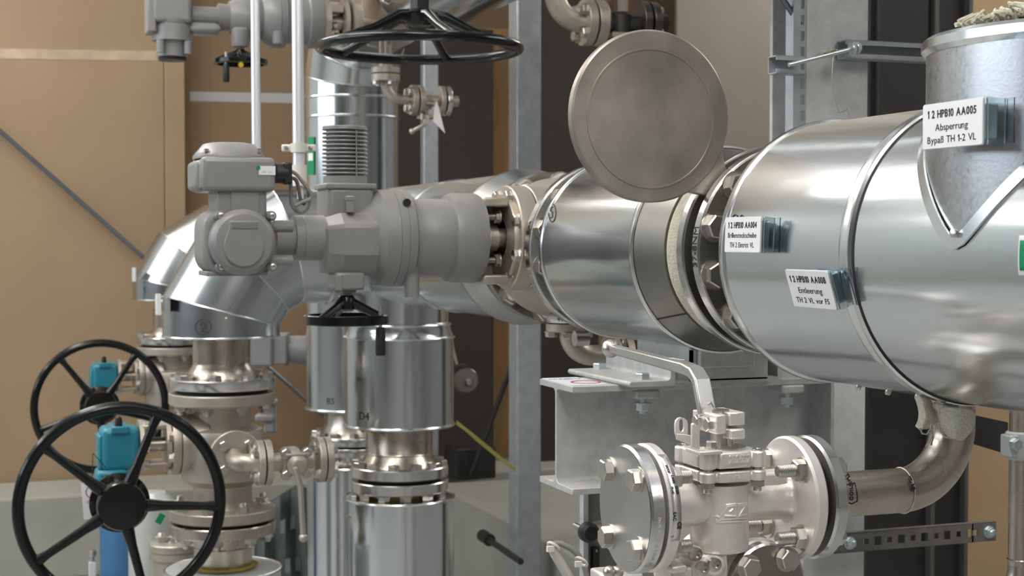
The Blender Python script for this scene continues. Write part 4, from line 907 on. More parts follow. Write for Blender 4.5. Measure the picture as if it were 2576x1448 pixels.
MB().lathe([(0, hub_z), (.018, hub_z), (.018, 2.9), (0, 2.9)], (hb.x, hb.y, 0), 'z', 24).build('wheel_shaft', RUB, t)
MB().lathe([(.019, hub_z+.012), (.026, hub_z+.012), (.026, 2.5), (.019, 2.5)], (hb.x+.0, hb.y, 0), 'z', 6).build('shaft_sleeve', RUB, t)
MB().span((hb.x-.09, hb.y-.09, 2.6), (hb.x+.09, hb.y+.09, 2.78)).build('wheel_gear_box', GREY, t, bevel=.015)
MB().lathe([(0, 2.77), (.05, 2.77), (.05, 4.2), (0, 4.2)], (hb.x, hb.y, 0), 'z', 24).build('hanger', ZINC, t)

# conduits
def pole(name, pts, y, r, m, label, cat):
    P = [PY(a, b, y) for a, b in pts]; o = tag(MB().tube(P, r, 20).build(name, m), label, cat); return P
P = [PD(633, -170, 3.45), PD(645, 372, 3.45)]; P[0].z = 4.2-.0
tag(MB().tube(P, .0105, 20).build('conduit', ALU), 'left one of two white conduits, ending behind the grey control box', 'conduit')
P = [PD(739, -170, 3.4), PD(752, 425, 3.4)]; P[0].z = 4.2
t = thing('conduit', 'right one of two white conduits, with a clamp and a white end sleeve', 'conduit', P[1])
MB().tube(P, .0135, 20).build('tube', ALU, t)
sl0, sl1 = PD(753, 415, 3.4), PD(754, 468, 3.4)
MB().tube([sl0, sl1], .0165, 24).build('end_sleeve', PVC, t)
MB().tube([sl1, PD(756, 500, 3.4)], .007, 12).build('cable_end', PVC, t)
cl = PD(752, 372, 3.4); t = thing('conduit_clamp', 'white two-screw clamp around the right conduit', 'clamp', cl)
MB().lathe([(.0138, -.010), (.0185, -.010), (.0185, .010), (.0138, .010), (.0138, -.010)], cl, 'z', 32).build('clamp_ring', PVC, t)
for s_ in (-1, 1):
    e = cl+RT*(.027*s_); MB().box((0, 0, 0), (.024, .008, .016), Matrix.Translation(e) @ Matrix.Rotation(-YAW, 4, 'Z')).build('clamp_ear', PVC, t, bevel=.003)
    MB().lathe([(0, 0), (.005, 0), (.005, .003), (0, .004)], e-Vector((FW.x, FW.y, 0))*.004, (-FW.x, -FW.y, 0), 14).build('clamp_screw', BOLT, t)
    
# small drain under the upper elbow
dp = 5.05
def small_branch(nm_, lab, px, py, dep, rpx, elbow_to, lever, mm=CASTW):
    pass
c = PD(970, 186, dp); kd = K(c)
t = thing('drain_pipe', 'small flanged drain elbow hanging under the black top wheel', 'pipe', c)
for z0, z1 in ((1.5, 15), (-18, -1.5)): MB().lathe([(0, z0*kd), (36*kd, z0*kd), (36*kd, z1*kd), (0, z1*kd)], c, 'z', 40).build('flange_disc', CASTW, t)
MB().cyl(c+Vector((0, 0, 15*kd)), c+Vector((0, 0, .19)), 16*kd).build('upper_neck', CASTW, t)
for a in (20, 110, 200, 290): inst('bolt', bme_s, t, frame(c+Vector((27*kd*math.cos(math.radians(a)), 27*kd*math.sin(math.radians(a)), -18*kd)), '-z'))
b0_ = c-Vector((0, 0, 18*kd)); rb_ = 42*kd
ar = [b0_]+arc(b0_+Vector((rb_, 0, -.004)), (-1, 0, 0), (0, 0, -1), rb_, 0, PI/2, 10)+[b0_+Vector((rb_+.03, 0, -.004-rb_))]
MB().tube(ar, 12.5*kd, 18).build('elbow', CASTW, t)
e = ar[-1]; small_flange(t, e.x, e.y, e.z, 'x', 38*kd, 14*kd, CASTW)
small_flange(t, e.x+18*kd, e.y, e.z, 'x', 38*kd, 13*kd, CASTW)
for a in (45, 135, 225, 315): inst('bolt', bme_s, t, frame(e+Vector((0, 28*kd*math.cos(math.radians(a)), 28*kd*math.sin(math.radians(a)))), '-x'))
xv = e.x+31*kd
t = thing('drain_valve', 'small ball valve with a bent lever and a paper tag, below the black top wheel', 'valve', (xv, e.y, e.z))
MB().cyl((xv, e.y, e.z), (xv+95*kd, e.y, e.z), 14*kd).build('bore', CASTW, t)
vx = PD(1083, 240, dp); MB().lathe([(0, -22*kd), (15*kd, -22*kd), (17*kd, -8*kd), (17*kd, 8*kd), (11*kd, 12*kd), (10*kd, 22*kd), (0, 24*kd)], Vector((vx.x, e.y, e.z)), 'z', 24).build('body', CASTW, t)
for py in (258, 292):
    q = PD(1080, py, dp); MB().box((vx.x, e.y-.01, q.z), (42*kd, .05, 8*kd)).build('bonnet_plate', CASTW, t, bevel=.003)
    for dx in (-17, 17): MB().lathe([(0, -8*kd), (5*kd, -8*kd), (5*kd, 8*kd), (0, 8*kd)], (vx.x+dx*kd, e.y-.03, q.z), 'z', 12).build('bolt', CASTW, t)
MB().cyl((vx.x, e.y, PD(1080, 290, dp).z), (vx.x, e.y, PD(1080, 258, dp).z), 6*kd).build('stem', CASTW, t)
MB().tube([PD(1076, 292, dp-.03), PD(1070, 312, dp-.05), PD(1052, 322, dp-.06), PD(1037, 330, dp-.06)], .007, 8).build('lever', CASTW, t)
MB().sphere(PD(1037, 330, dp-.06), .010).build('lever_knob', CASTW, t)
small_flange(t, PD(1118, 240, dp).x, e.y, e.z, 'x', 38*kd, 12*kd, CASTW)
small_flange(t, PD(1136, 240, dp).x, e.y, e.z, 'x', 38*kd, 12*kd, MACH)
a_ = [PD(px, py, dp-.05) for px, py in ((1099, 252), (1120, 335), (1090, 305), (1093, 270))]
mb = MB(); mb.add(a_+[v+Vector((0, .002, 0)) for v in a_], [(0, 1, 2, 3), (7, 6, 5, 4), (0, 4, 5, 1), (1, 5, 6, 2), (2, 6, 7, 3), (3, 7, 4, 0)])
tag(mb.build('paper_tag', PVC, smooth=0), 'folded pale paper tag hanging from the small valve under the top wheel', 'tag')

# flanged elbow with a dark valve, top right of centre
dp = 5.4; c = PD(1492, 58, dp); kd = K(c)
t = thing('drain_pipe', 'grey elbow pipe with a flange pair at the top, left above the blind disc', 'pipe', c)
small_flange(t, PD(1484, 58, dp).x, c.y, c.z, '-x', 58*kd, 22*kd, CASTW, 4, bme)
small_flange(t, PD(1490, 58, dp).x, c.y, c.z, 'x', 58*kd, 26*kd, CASTW)
x_ = PD(1458, 58, dp).x; rb_ = 72*kd
ar = [Vector((x_+.03, c.y, c.z)), Vector((x_, c.y, c.z))]+arc(Vector((x_, c.y, c.z+rb_)), (0, 0, -1), (-1, 0, 0), rb_, 0, PI/2, 12)
ar.append(ar[-1]+Vector((0, 0, .3))); MB().tube(ar, 26*kd, 24).build('elbow', CASTW, t)
t = thing('gate_valve', 'small dark valve between flanges at the top, above the round blind disc', 'valve', PD(1570, 60, dp))
DV = mat('dark_valve_body', (.05, .047, .044), .4, .5)
MB().cyl((PD(1515, 58, dp).x, c.y, c.z), (PD(1640, 58, dp).x, c.y, c.z), 24*kd).build('bore', DV, t)
b_ = PD(1571, 58, dp); MB().lathe([(0, -34*kd), (30*kd, -34*kd), (30*kd, 22*kd), (24*kd, 30*kd), (0, 31*kd)], (b_.x, c.y, c.z), 'z', 28).build('body', DV, t)
MB().box((b_.x, c.y, PD(1571, 88, dp).z), (70*kd, .09, 14*kd)).build('bonnet_plate', CASTW, t, bevel=.003)
MB().box((b_.x-.0, c.y, PD(1571, 106, dp).z), (58*kd, .08, 12*kd)).build('bonnet_plate', DV, t, bevel=.003)
small_flange(t, PD(1622, 40, dp).x, c.y, c.z+.012, 'x', 54*kd, 20*kd, mat('dark_flange', (.13, .12, .11), .35, .9))
small_flange(t, PD(1652, 40, dp).x, c.y, c.z+.012, 'x', 52*kd, 20*kd, mat('dark_flange', (.13, .12, .11), .35, .9), 4, bme_s)
MB().cyl((PD(1668, 40, dp).x, c.y, c.z+.012), (PD(1668, 40, dp).x+.05, c.y, c.z+.012), 24*kd).build('bore', DV, t)

# torque-marked drain below the main pipe
dp = 3.45; c = PD(1432, 811, dp); kd = K(c)
t = thing('drain_pipe', 'small drain flange with handwritten torque mark below the middle jacket', 'pipe', c)
MB().lathe([(0, 1.2*kd), (58*kd, 1.2*kd), (59*kd, 3*kd), (59*kd, 18*kd), (57*kd, 20*kd), (0, 20*kd)], c, 'z', 48).build('flange_disc', MACH, t)
MB().lathe([(0, -22*kd), (57*kd, -22*kd), (59*kd, -20*kd), (59*kd, -3*kd), (57*kd, -1.2*kd), (0, -1.2*kd)], c, 'z', 48).build('flange_disc', CASTW, t)
MB().lathe([(0, -2*kd), (48*kd, -2*kd), (48*kd, 2*kd), (0, 2*kd)], c, 'z', 32).build('gasket', DARK, t)
MB().cyl(c+Vector((0, 0, 20*kd)), c+Vector((0, 0, .13)), 28*kd).build('neck', CASTW, t)
bolt_ring(t, bme_s, c-Vector((0, 0, 22*kd)), '-z', 45*kd, 4, .4); bolt_ring(t, bme_s, c+Vector((0, 0, 20*kd)), 'z', 45*kd, 4, .4)
wrap(text_mb('44 NM', 17*kd, .0002), c+Vector((0, 0, 11*kd)), 'z', Vector((-.5, -.87, 0)), 59.3*kd).build('marker_writing', INK, t)
rb_ = 62*kd; b0_ = c-Vector((0, 0, 22*kd)); ar = [b0_+Vector((0, 0, .01))]+arc(b0_+Vector((rb_, 0, 0)), (-1, 0, 0), (0, 0, -1), rb_, 0, PI/2, 12); ar.append(ar[-1]+Vector((.05, 0, 0)))
MB().tube(ar, 26*kd, 24).build('elbow', CASTW, t)
small_flange(t, ar[-1].x-.01, ar[-1].y, ar[-1].z+.0, 'x', 55*kd, 20*kd, CASTW, 4, bme_s)
small_flange(t, ar[-1].x+24*kd, ar[-1].y, ar[-1].z, 'x', 55*kd, 20*kd, CASTW)
q = PD(1478, 850, 3.2); MB().lathe([(0, 0), (18*kd, 0), (18*kd, .03), (0, .03)], q, '-x', 24).build('plug', BOLT, t)

# small dark valve behind the D4 jacket
dp = 6.0; c = PD(1170, 957, dp); kd = K(c)
t = thing('gauge_valve', 'small dark round valve with a lever on the wall side, right of the D4 jacket', 'valve', c)
MB().lathe([(0, 0), (31*kd, 0), (33*kd, .006), (33*kd, .02), (30*kd, .026), (0, .026)], c, (-.2, -1, .15), 40).build('flange_disc', mat('dark_flange', (.13, .12, .11), .35, .9), t)
MB().lathe([(0, 0), (8*kd, 0), (8*kd, .03), (0, .032)], c+Vector((0, -.03, 0)), '-y', 16).build('hub', BOLT, t)
q = PD(1160, 926, dp); MB().box(q, (34*kd, .04, 16*kd)).build('bonnet_plate', DV, t, bevel=.003)
MB().cyl(c+Vector((0, .01, 0)), c+Vector((-.02, .01, 40*kd)), 12*kd).build('body', DV, t)
MB().tube([PD(1150, 916, dp), PD(1140, 880, dp), PD(1136, 850, dp)], .006, 8).build('lever', BOLT, t)
MB().cyl(c+Vector((0, .0, 0)), (c.x, 7.72, c.z), 10*kd).build('wall_pipe', DV, t)
# ribbon
P = [PD(1148, 1062, 4.9), PD(1172, 1080, 4.95), PD(1205, 1108, 5.0), PD(1250, 1145, 5.1), PD(1297, 1182, 5.2)]
tag(MB().ribbon(P, [Vector((-.3, -1, .5+.25*math.sin(i*2))) for i in range(5)], .014, .001).build('marking_ribbon', RIBB), 'yellow-green ribbon stretched from the D4 jacket to the steel post', 'ribbon')

# grey small actuator behind the front weld neck
t = thing('electric_actuator', 'small grey actuator peeking out right of the front weld neck', 'actuator', PD(700, 880, 6.3))
def gbox(px0, px1, py0, py1, dep, d, nm_, par, m=GREY, bv=.01):
    a_, b_ = PD(px0, py0, dep), PD(px1, py1, dep); w_ = (b_-a_).dot(RT); h_ = a_.z-b_.z; c_ = (a_+b_)/2+Vector((FW.x, FW.y, 0)).normalized()*d/2
    return MB().box((0, 0, 0), (w_, d, h_), Matrix.Translation(c_) @ Matrix.Rotation(-YAW, 4, 'Z')).build(nm_, m, par, bevel=bv, seg=3)
gbox(600, 684, 843, 922, 6.3, .15, 'head_housing', t); gbox(676, 722, 840, 918, 6.32, .13, 'neck', t)
a_, b_ = PD(716, 880, 6.4), PD(786, 880, 6.4); kk = K(a_)
MB().lathe([(0, 0), (40*kk, 0), (40*kk, .012), (36*kk, .014), (37*kk, (b_-a_).length-.01), (35*kk, (b_-a_).length), (0, (b_-a_).length)], a_, b_-a_, 40).build('motor', GREY, t)
MB().tube([PD(640, 880, 6.38), PD(560, 880, 6.38)], .05, 20).build('shaft_housing', GREY, t)
t = thing('wheel_bracket', 'grey cast bracket piece sticking out right behind the front ball valve', 'bracket', PD(670, 1050, 5.2))
gbox(636, 694, 1006, 1018, 5.2, .06, 'plate', t); gbox(662, 692, 1012, 1090, 5.22, .05, 'arm', t); gbox(640, 690, 1042, 1062, 5.21, .05, 'rib', t)

# ------------------------------------------------------------------ column, beam and supports on the right
cy = 2.72
x0, x1 = PY(2028, 200, cy).x, PY(2183, 200, cy).x
t = thing('steel_column', 'wide galvanised steel column behind the near jacket', 'column', (x0, cy, 0))
mb = MB(); mb.span((x0, cy, 0), (x1, cy+.012, 4.2)); mb.build('front_plate', mat('pale_zinc', (.57, .58, .58), .5, .2, bump=.05, bscale=200, var=.1, vscale=30), t, bevel=.0015)
MB().span(((x0+x1)/2-.004, cy+.011, 0), ((x0+x1)/2+.004, cy+.14, 4.2)).build('web', ZINC, t)
MB().span((x0, cy+.138, 0), (x1, cy+.15, 4.2)).build('rear_plate', ZINC, t, bevel=.0015)
# slotted strut at its left edge
xs = PY(2008, 200, cy-.0).x
t = thing('slotted_strut', 'slim upright slotted strut on the left edge of the steel column', 'strut', (xs, cy, .9))
xa, xb = PY(1996, 200, cy).x, x0-.001
mb = MB(); zz = 1.55; sl = []
xm0, xm1 = xb-.012, xb-.004
while zz < 3.4: sl.append((zz, zz+.020)); zz += .0325
mb.span((xa, cy, 1.0), (xm0, cy+.002, 3.6)); mb.span((xm1, cy, 1.0), (xb, cy+.002, 3.6))
prev = 1.0
for a_, b_ in sl+[(3.6, 3.6)]: mb.span((xm0, cy, prev), (xm1, cy+.002, a_)); prev = b_
mb.span((xa, cy, 1.0), (xa+.002, cy+.03, 3.6)); mb.span((xa, cy+.03, 1.0), (xb, cy+.032, 3.6)); mb.build('channel', ZINCB, t, 0)
def c_strut(px0, px1, py0, py1, y, nm_, lab, hfac=1.0):
    a_, b_ = PY(px0, py0, y), PY(px1, py0, y); zb_ = PY(px0, py1, y).z
    h = a_.z-zb_; t = thing(nm_, lab, 'strut', (a_.x, y, zb_)); w = .035; th = .0025; lip = h*.26; mb = MB()
    mb.span((a_.x, y, a_.z-th), (b_.x, y+w, a_.z)); mb.span((a_.x, y, zb_), (b_.x, y+w, zb_+th)); mb.span((a_.x, y+w-th, zb_), (b_.x, y+w, a_.z))
    mb.span((a_.x, y, a_.z-lip), (b_.x, y+th, a_.z)); mb.span((a_.x, y, zb_), (b_.x, y+th, zb_+lip)); mb.build('channel', ZINCB, t, 0); return t
c_strut(1954, 2027, 138, 184, cy-.04, 'strut_channel', 'short open strut channel end left of the steel column')
xr = PY(2340, 130, cy-.04).x
c_strut(2129, 2560, 99, 146, cy-.04, 'strut_channel', 'long strut channel running right from the steel column, behind the branch')
mb = MB(); a_, b_ = PY(1984, 163, cy-.06), PY(2166, 117, cy-.075)
t = thing('threaded_rod', 'slanting threaded rod with nuts in front of the steel column', 'rod', a_)
MB().tube([a_, b_], .0045, 12).build('rod', ZBOLT, t)
dr = (b_-a_).normalized(); zn = bolt_mesh('rod_nut', .012, .02, True, 0, ZBOLT)
for s_ in (.86, .92): inst('rod_nut', zn, t, frame(a_.lerp(b_, s_), dr))
P = [PY(px, py, cy-.07+.01*(i > 3)) for i, (px, py) in enumerate(((2098, 131), (2095, 160), (2093, 200), (2098, 235), (2106, 270), (2111, 284), (2120, 281), (2131, 274), (2134, 284), (2137, 298)))]
tag(MB().tube(P, .0008, 6).build('wire', BOLT), 'thin bent wire dangling from the threaded rod in front of the steel column', 'wire')
tag(MB().tube([PY(1940, -48, 2.72), PY(2012, 62, 2.735)], .006, 12).build('bracing_rod', CHROME), 'short blue-grey rod slanting in at the top, left of the steel column', 'rod')
w = MB()
for i in range(24):
    b0_ = a_.lerp(b_, random.uniform(.42, .66)); w.tube([b0_, b0_+Vector((random.uniform(-.008, .008), random.uniform(-.006, .006), random.uniform(.002, .010))), b0_+Vector((random.uniform(-.014, .014), 0, random.uniform(0, .009)))], .0012, 4)
w = w.build('wool_tuft', WOOL); w['kind'] = 'stuff'; tag(w, 'small tuft of insulation wool caught on the threaded rod', 'insulation')

# dark cabinet frame on the right
yc = 4.3
x0c, x1c, xmid = PY(2196, 700, yc).x, PY(2440, 700, yc).x, PY(2347, 700, yc).x
t = thing('steel_cabinet', 'tall dark grey cabinet behind the steel column on the right', 'cabinet', ((x0c+x1c)/2, yc, 0))
MB().span((x0c, yc+.03, 0), (x1c, yc+.33, 4.2)).build('body', CAB, t, 0, .004)
MB().span((xmid, yc, 0), (xmid+.016, yc+.032, 4.2)).build('frame_rib', mat('rib_grey', (.11, .108, .104), .5, .3), t, 0)
MB().span((x1c-.012, yc, 0), (x1c+.002, yc+.05, 4.2)).build('frame_edge', mat('rib_grey', (.11, .108, .104), .5, .3), t, 0)
MB().span((x0c+.02, yc+.008, 1.55), (xmid-.02, yc+.032, 3.6)).build('door', CAB, t, 0, .004)

# I-beam
yn = 2.45; yfar = 2.61; A0 = PY(1440, 972, yn); zT = A0.z; xe = A0.x; zB = PY(1430, 1246, yn).z; tf = abs(PY(1440, 988, yn).z-zT)
xR = PY(2064, 985, yn+.05).x; wth = .0065
t = thing('steel_beam', 'galvanised I-beam under the main pipe, cut end facing left', 'beam', (xe, (yn+yfar)/2, zB))
ym = (yn+yfar)/2; r_ = .010
sec = [(yn, zB), (yfar, zB), (yfar, zB+tf)] + [(ym+wth/2+r_-r_*math.sin(a), zB+tf+r_-r_*math.cos(a)) for a in [i*PI/8 for i in range(5)]] + \
      [(ym+wth/2+r_-r_*math.cos(a), zT-tf-r_+r_*math.sin(a)) for a in [i*PI/8 for i in range(5)]] + [(yfar, zT-tf), (yfar, zT), (yn, zT), (yn, zT-tf)] + \
      [(ym-wth/2-r_+r_*math.sin(a), zT-tf-r_+r_*math.cos(a)) for a in [i*PI/8 for i in range(5)]] + [(ym-wth/2-r_+r_*math.cos(a), zB+tf+r_-r_*math.sin(a)) for a in [i*PI/8 for i in range(5)]] + [(yn, zB+tf)]
MX_ = Matrix(((0, 0, 1, 0), (1, 0, 0, 0), (0, 1, 0, 0), (0, 0, 0, 1)))
MB().prism(sec, xe, xR, MX_).build('profile', ZINC, t, 35, .0012)
# end plate bolted to the column
MB().span((xR, cy-.022, zB-.02), (xR+.045, cy-.008, zT+.02)).build('end_plate', ZINC, t, bevel=.0015)
MB().span((xR-.008, yn, zB), (xR, cy-.008, zT)).build('end_plate', ZINC, t, bevel=.0015)
bb = bolt_mesh('plate_bolt', .018, .03, True, .006)
for py in (1022, 1112): inst('plate_bolt', bb, t, frame((xR+.022, cy-.022, PY(2097, py, cy-.02).z), '-y'))
# spacer between plate and column
MB().span((xR+.002, cy-.009, zB+.01), (xR+.043, cy, zT)).build('packing_plate', ZINC, t)
# L bracket lying across the beam
La, Lb = PY(1575, 968, 2.40), PY(1429, 930, 2.78)
zL = zT+.0
lt = .010; xl0 = La.x+.006; xl1 = PY(1700, 962, 2.40).x
t = thing('angle_bracket', 'galvanised angle bracket bolted across the I-beam end', 'bracket', (xl0, 2.4, zL))
yl0, yl1 = 2.40, 2.685
M = Matrix(((1, 0, 0, 0), (0, 0, 1, 0), (0, 1, 0, 0), (0, 0, 0, 1)))
zu_ = PY(1697, 932, 2.40).z
hv = .041
ri = .008
sec = [(xl0+.004, zL)]+[(xl1, zL), (xl1, zL+hv)]+[(xl1-lt, zL+hv)]+[(xl1-lt-ri+ri*math.cos(a), zL+lt+ri-ri*math.sin(a)) for a in [i*PI/8 for i in range(5)]]+[(xl0+.003, zL+lt), (xl0, zL+lt-.003), (xl0, zL+.003)]
MB().prism(sec, yl0, yl1, M).build('angle_profile', ZINC, t, 35, .0012)
zb2 = bolt_mesh('zinc_hex_bolt', .016, .024, False, 0, ZBOLT)
zb3 = bolt_mesh('zinc_hex_nut', .018, .022, True, 0, ZBOLT)
for px, py in ((1509, 927), (1617, 953)):
    q = PZ(px, py, zL+lt); inst('hex_bolt', zb2, t, frame((q.x, q.y, zL+lt), 'z'))
# clamps below the top flange
def clamp(px, py, label):
    q = PY(px, py, yn+.028); t = thing('beam_clamp', label, 'clamp', (q.x, q.y, zT-tf-.05))
    MB().span((q.x-.024, yn-.004, zT-tf-.016), (q.x+.024, yn+.05, zT-tf)).build('clamp_plate', ZINC, t, bevel=.004)
    MB().lathe([(0, 0), (.007, 0), (.007, .028), (0, .028)], (q.x, yn+.02, zT-tf-.016), '-z', 16).build('clamp_bolt', ZBOLT, t)
    inst('hex_nut', zb3, t, frame((q.x, yn+.02, zT-tf-.024), '-z'))
clamp(1612, 1005, 'beam clamp with a bright hex nut under the angle bracket')
clamp(1974, 990, 'beam clamp with a small bright nut under the right part of the I-beam')
# pipe shoe
xs0, xs1 = PY(1706, 880, 2.42).x, 0
t = thing('pipe_shoe', 'grey steel pipe shoe carrying the main pipe on the I-beam', 'support', (MX, 2.53, zT))
xp_ = PY(1733, 900, 2.42).x; zt_p = MZ-.150
def px_plate(x, y0, y1, z0, z1, nm_): return MB().span((x, y0, z0), (x+.010, y1, z1)).build(nm_, ZINC, t, bevel=.001)
px_plate(xp_, 2.42, 2.64, zT+.004, zt_p, 'side_plate')
MB().span((xp_, 2.42, zT+.004), (xp_+.16, 2.43, MZ-.178)).build('end_plate', ZINC, t, bevel=.001)
zbk = PY(1800, 925, 2.40).z
MB().span((xp_+.015, 2.405, zbk), (xp_+.125, 2.418, MZ-.17)).build('slide_block', ZINC, t, bevel=.002)
MB().span((xp_-.0, 2.42, zT), (xp_+.18, 2.76, zT+.008)).build('base_plate', ZINC, t)
for px in (1898, 1955):
    x_ = PY(px, 930, 2.46).x; MB().span((x_-.0045, 2.45, zT), (x_+.0045, 2.60, zT+.075)).build('guide_plate', ZINC, t)
# printed card lying on the beam end
q0, q1, q2, q3 = [PZ(px, py, zT+.001) for px, py in ((1362, 947), (1432, 972), (1533, 968), (1470, 944))]
e1 = (q3-q0); ux = Vector((1, 0, 0)); vy = Vector((0, 1, 0))
x_0, y_0, y_1 = xe+.004, yn+.012, yfar-.002
t = thing('inspection_card', 'white printed card with a red ring lying on the cut end of the I-beam', 'card', (x_0, y_0, zT))
cw = PZ(1533, 968, zT).x-x_0
MB().span((x_0, y_0, zT), (x_0+cw, y_1, zT+.0012)).build('card', WHITE, t, 0)
cc_ = Vector((x_0+cw*.66, y_0+.045, zT+.0013))
MB().lathe([(.024, 0), (.0275, 0), (.0275, .0005), (.024, .0005)], cc_, 'z', 40).build('red_ring', RED, t)
for i, body in enumerate(('29.8.24', 'PL 17')):
    placed(text_mb(body, .016, .0001), Matrix.Translation((x_0+cw*(.35+.3*i), y_1-.03-.004*i, zT+.0014)) @ Matrix.Rotation(PI, 4, 'Z')).build('writing', BLUEINK, t)

# perforated rail with two bolts
yr = 2.66
a_, b_ = PY(2100, 1330, yr), PY(2506, 1320, yr); h = .040; zc_ = PY(2137, 1365, yr).z
zc_ = (PY(2300, 1352, yr).z)
t = thing('perforated_rail', 'perforated mounting rail running right behind the drain valve flange', 'rail', (a_.x, yr, zc_))
mb = MB(); L_ = b_.x-a_.x; th = .003
hx = [(a_.x+.075+i*.0285, .0085 if i % 2 else .006, .009 if i % 2 else .006) for i in range(11)]
xs_ = a_.x
for cx_, hw_, hh in hx[:-1]+[(PY(2452, 1345, yr).x, .007, .006)]:
    mb.span((xs_, yr, zc_-h/2), (cx_-hw_, yr+th, zc_+h/2)); mb.span((cx_-hw_, yr, zc_+hh), (cx_+hw_, yr+th, zc_+h/2)); mb.span((cx_-hw_, yr, zc_-h/2), (cx_+hw_, yr+th, zc_-hh)); xs_ = cx_+hw_
mb.span((xs_, yr, zc_-h/2), (b_.x, yr+th, zc_+h/2))
mb.span((a_.x, yr, zc_-h/2), (b_.x, yr+.02, zc_-h/2+th)); mb.span((a_.x, yr, zc_+h/2-th), (b_.x, yr+.02, zc_+h/2)); mb.build('rail', mat('dull_rail_zinc', (.17, .16, .145), .55, .4, bump=.04, bscale=150, var=.15, vscale=40), t, 0)
rb = bolt_mesh('rail_bolt', .013, .02, True, .006, ZBOLT)
for px in (2137, 2487): inst('rail_bolt', rb, t, frame((PY(px, 1350, yr).x, yr, zc_), '-y'))
for px in (2137,): MB().span((PY(px, 1350, yr).x-.012, yr+.003, zc_-.012), (PY(px, 1350, yr).x+.012, cy, zc_+.012)).build('stand_off', ZINC, t)

# stainless pipe with clamp at the right edge
dp = 2.75; c = PD(2562, 1250, dp); kd = K(c)
t = thing('stainless_pipe', 'thin upright stainless pipe at the right edge, bending at the bottom', 'pipe', (c.x, c.y, .8))
zj_ = PD(2562, 1408, dp).z
MB().cyl((c.x, c.y, zj_), (c.x, c.y, 1.45), 24*kd, None, 32).build('tube', PIPE, t)
MB().torus((c.x, c.y, zj_), 'z', 24.5*kd, .0022, 40, 8).build('weld_seam', PIPE, t)
ar = [Vector((c.x, c.y, zj_)), Vector((c.x, c.y, zj_-.01))]+arc(Vector((c.x-.09, c.y-.0, zj_-.01)), (1, 0, 0), (0, 0, -1), .09, 0, PI/2.6, 8)
MB().tube(ar, 24.5*kd, 28).build('bend', PIPE, t)
zc_ = PD(2550, 1118, dp).z
t = thing('pipe_clamp', 'grey pipe clamp with a bolt around the thin stainless pipe', 'clamp', (c.x, c.y, zc_-.03))
MB().lathe([(25*kd, -.025), (34*kd, -.025), (34*kd, .022), (30*kd, .025), (25*kd, .025), (25*kd, -.025)], (c.x, c.y, zc_), 'z', 40).build('clamp_ring', ZINC, t)
MB().box((c.x-42*kd, c.y-.012, zc_+.002), (26*kd, .03, .04)).build('clamp_ear', ZINC, t, bevel=.003)
inst('hex_bolt', bolt_mesh('clamp_bolt', .013, .02, True, 0, ZBOLT), t, frame((c.x-44*kd, c.y-.028, zc_+.006), '-y'))
gp = MB(); a_, b_ = PD(2440, 1050, dp+.1), PD(2535, 1128, dp+.1)
tag(gp.add([PD(2436, 1040, dp+.08), PD(2536, 1062, dp+.08), PD(2536, 1142, dp+.08), PD(2436, 1112, dp+.08)]+[v+Vector((0, .012, 0)) for v in (PD(2436, 1040, dp+.08), PD(2536, 1062, dp+.08), PD(2536, 1142, dp+.08), PD(2436, 1112, dp+.08))], [(0, 1, 2, 3), (7, 6, 5, 4), (0, 4, 5, 1), (1, 5, 6, 2), (2, 6, 7, 3), (3, 7, 4, 0)]).build('bracket_arm', CAB, smooth=0), 'dark bracket arm reaching from the cabinet to the pipe clamp', 'bracket')

# ------------------------------------------------------------------ drain plug valve in the foreground
YA = 1.735; q = PY(1571, 1281, YA); zA = q.z; kA = K(q); RFL = 162*kA
def XA(px): return PY(px, 1270, YA).x
xF = XA(1571); zA2 = PY(1987, 1250, YA).z; zA = (zA+zA2)/2
bl = thing('blind_flange', 'round blind flange with four hex bolts on the left of the cast drain valve', 'flange', (xF, YA, zA))
xb1 = XA(1606); xg = XA(1616); xv1 = XA(1646)
def ax_(prof, m, nm_, par, seg=80): return MB().lathe([(r, x) for x, r in prof], (0, YA, zA), 'x', seg).build(nm_, m, par)
ax_([(xF, 0), (xF, RFL-.003), (xF+.003, RFL), (xb1-.002, RFL), (xb1, RFL-.002), (xb1, 0)], MACH, 'disc', bl)
ax_([(xF-.0004, 0), (xF-.0004, RFL-.0035)], mat('turned_face', (.56, .56, .56), .34, 1, bump=.01, bscale=60, var=.12, vscale=8, aniso=.5), 'turned_face', bl)
ax_([(xb1-.001, 0), (xb1-.001, RFL*.66), (xg+.001, RFL*.66), (xg+.001, 0)], DARK, 'gasket', bl)
hb_ = bolt_mesh('hex_bolt', .016, .0245, True); sb_ = bolt_mesh('stud_nut', .016, .0245, True, .024)
bolt_ring(bl, hb_, (xF, YA, zA), '-x', RFL*.755, 4, PI/4, 'hex_bolt', .4)
wrap(text_mb('(R)  10672-1  60  DN50  PN40', .0058, .0001), (xF+(xb1-xF)*.5, YA, zA), 'x', Vector((0, -.8, -.35)), RFL+.0003, -1).build('stamped_lettering', mat('pale_stamp', (.62, .62, .62), .6), bl)
V = thing('plug_valve', 'cast steel drain valve with a long ball-ended lever in the right foreground', 'valve', (XA(1810), YA, zA-.07))
xe0, xe1 = XA(1975), XA(2004)       # right flange of the valve
rn = 55*kA
xc = XA(1810)
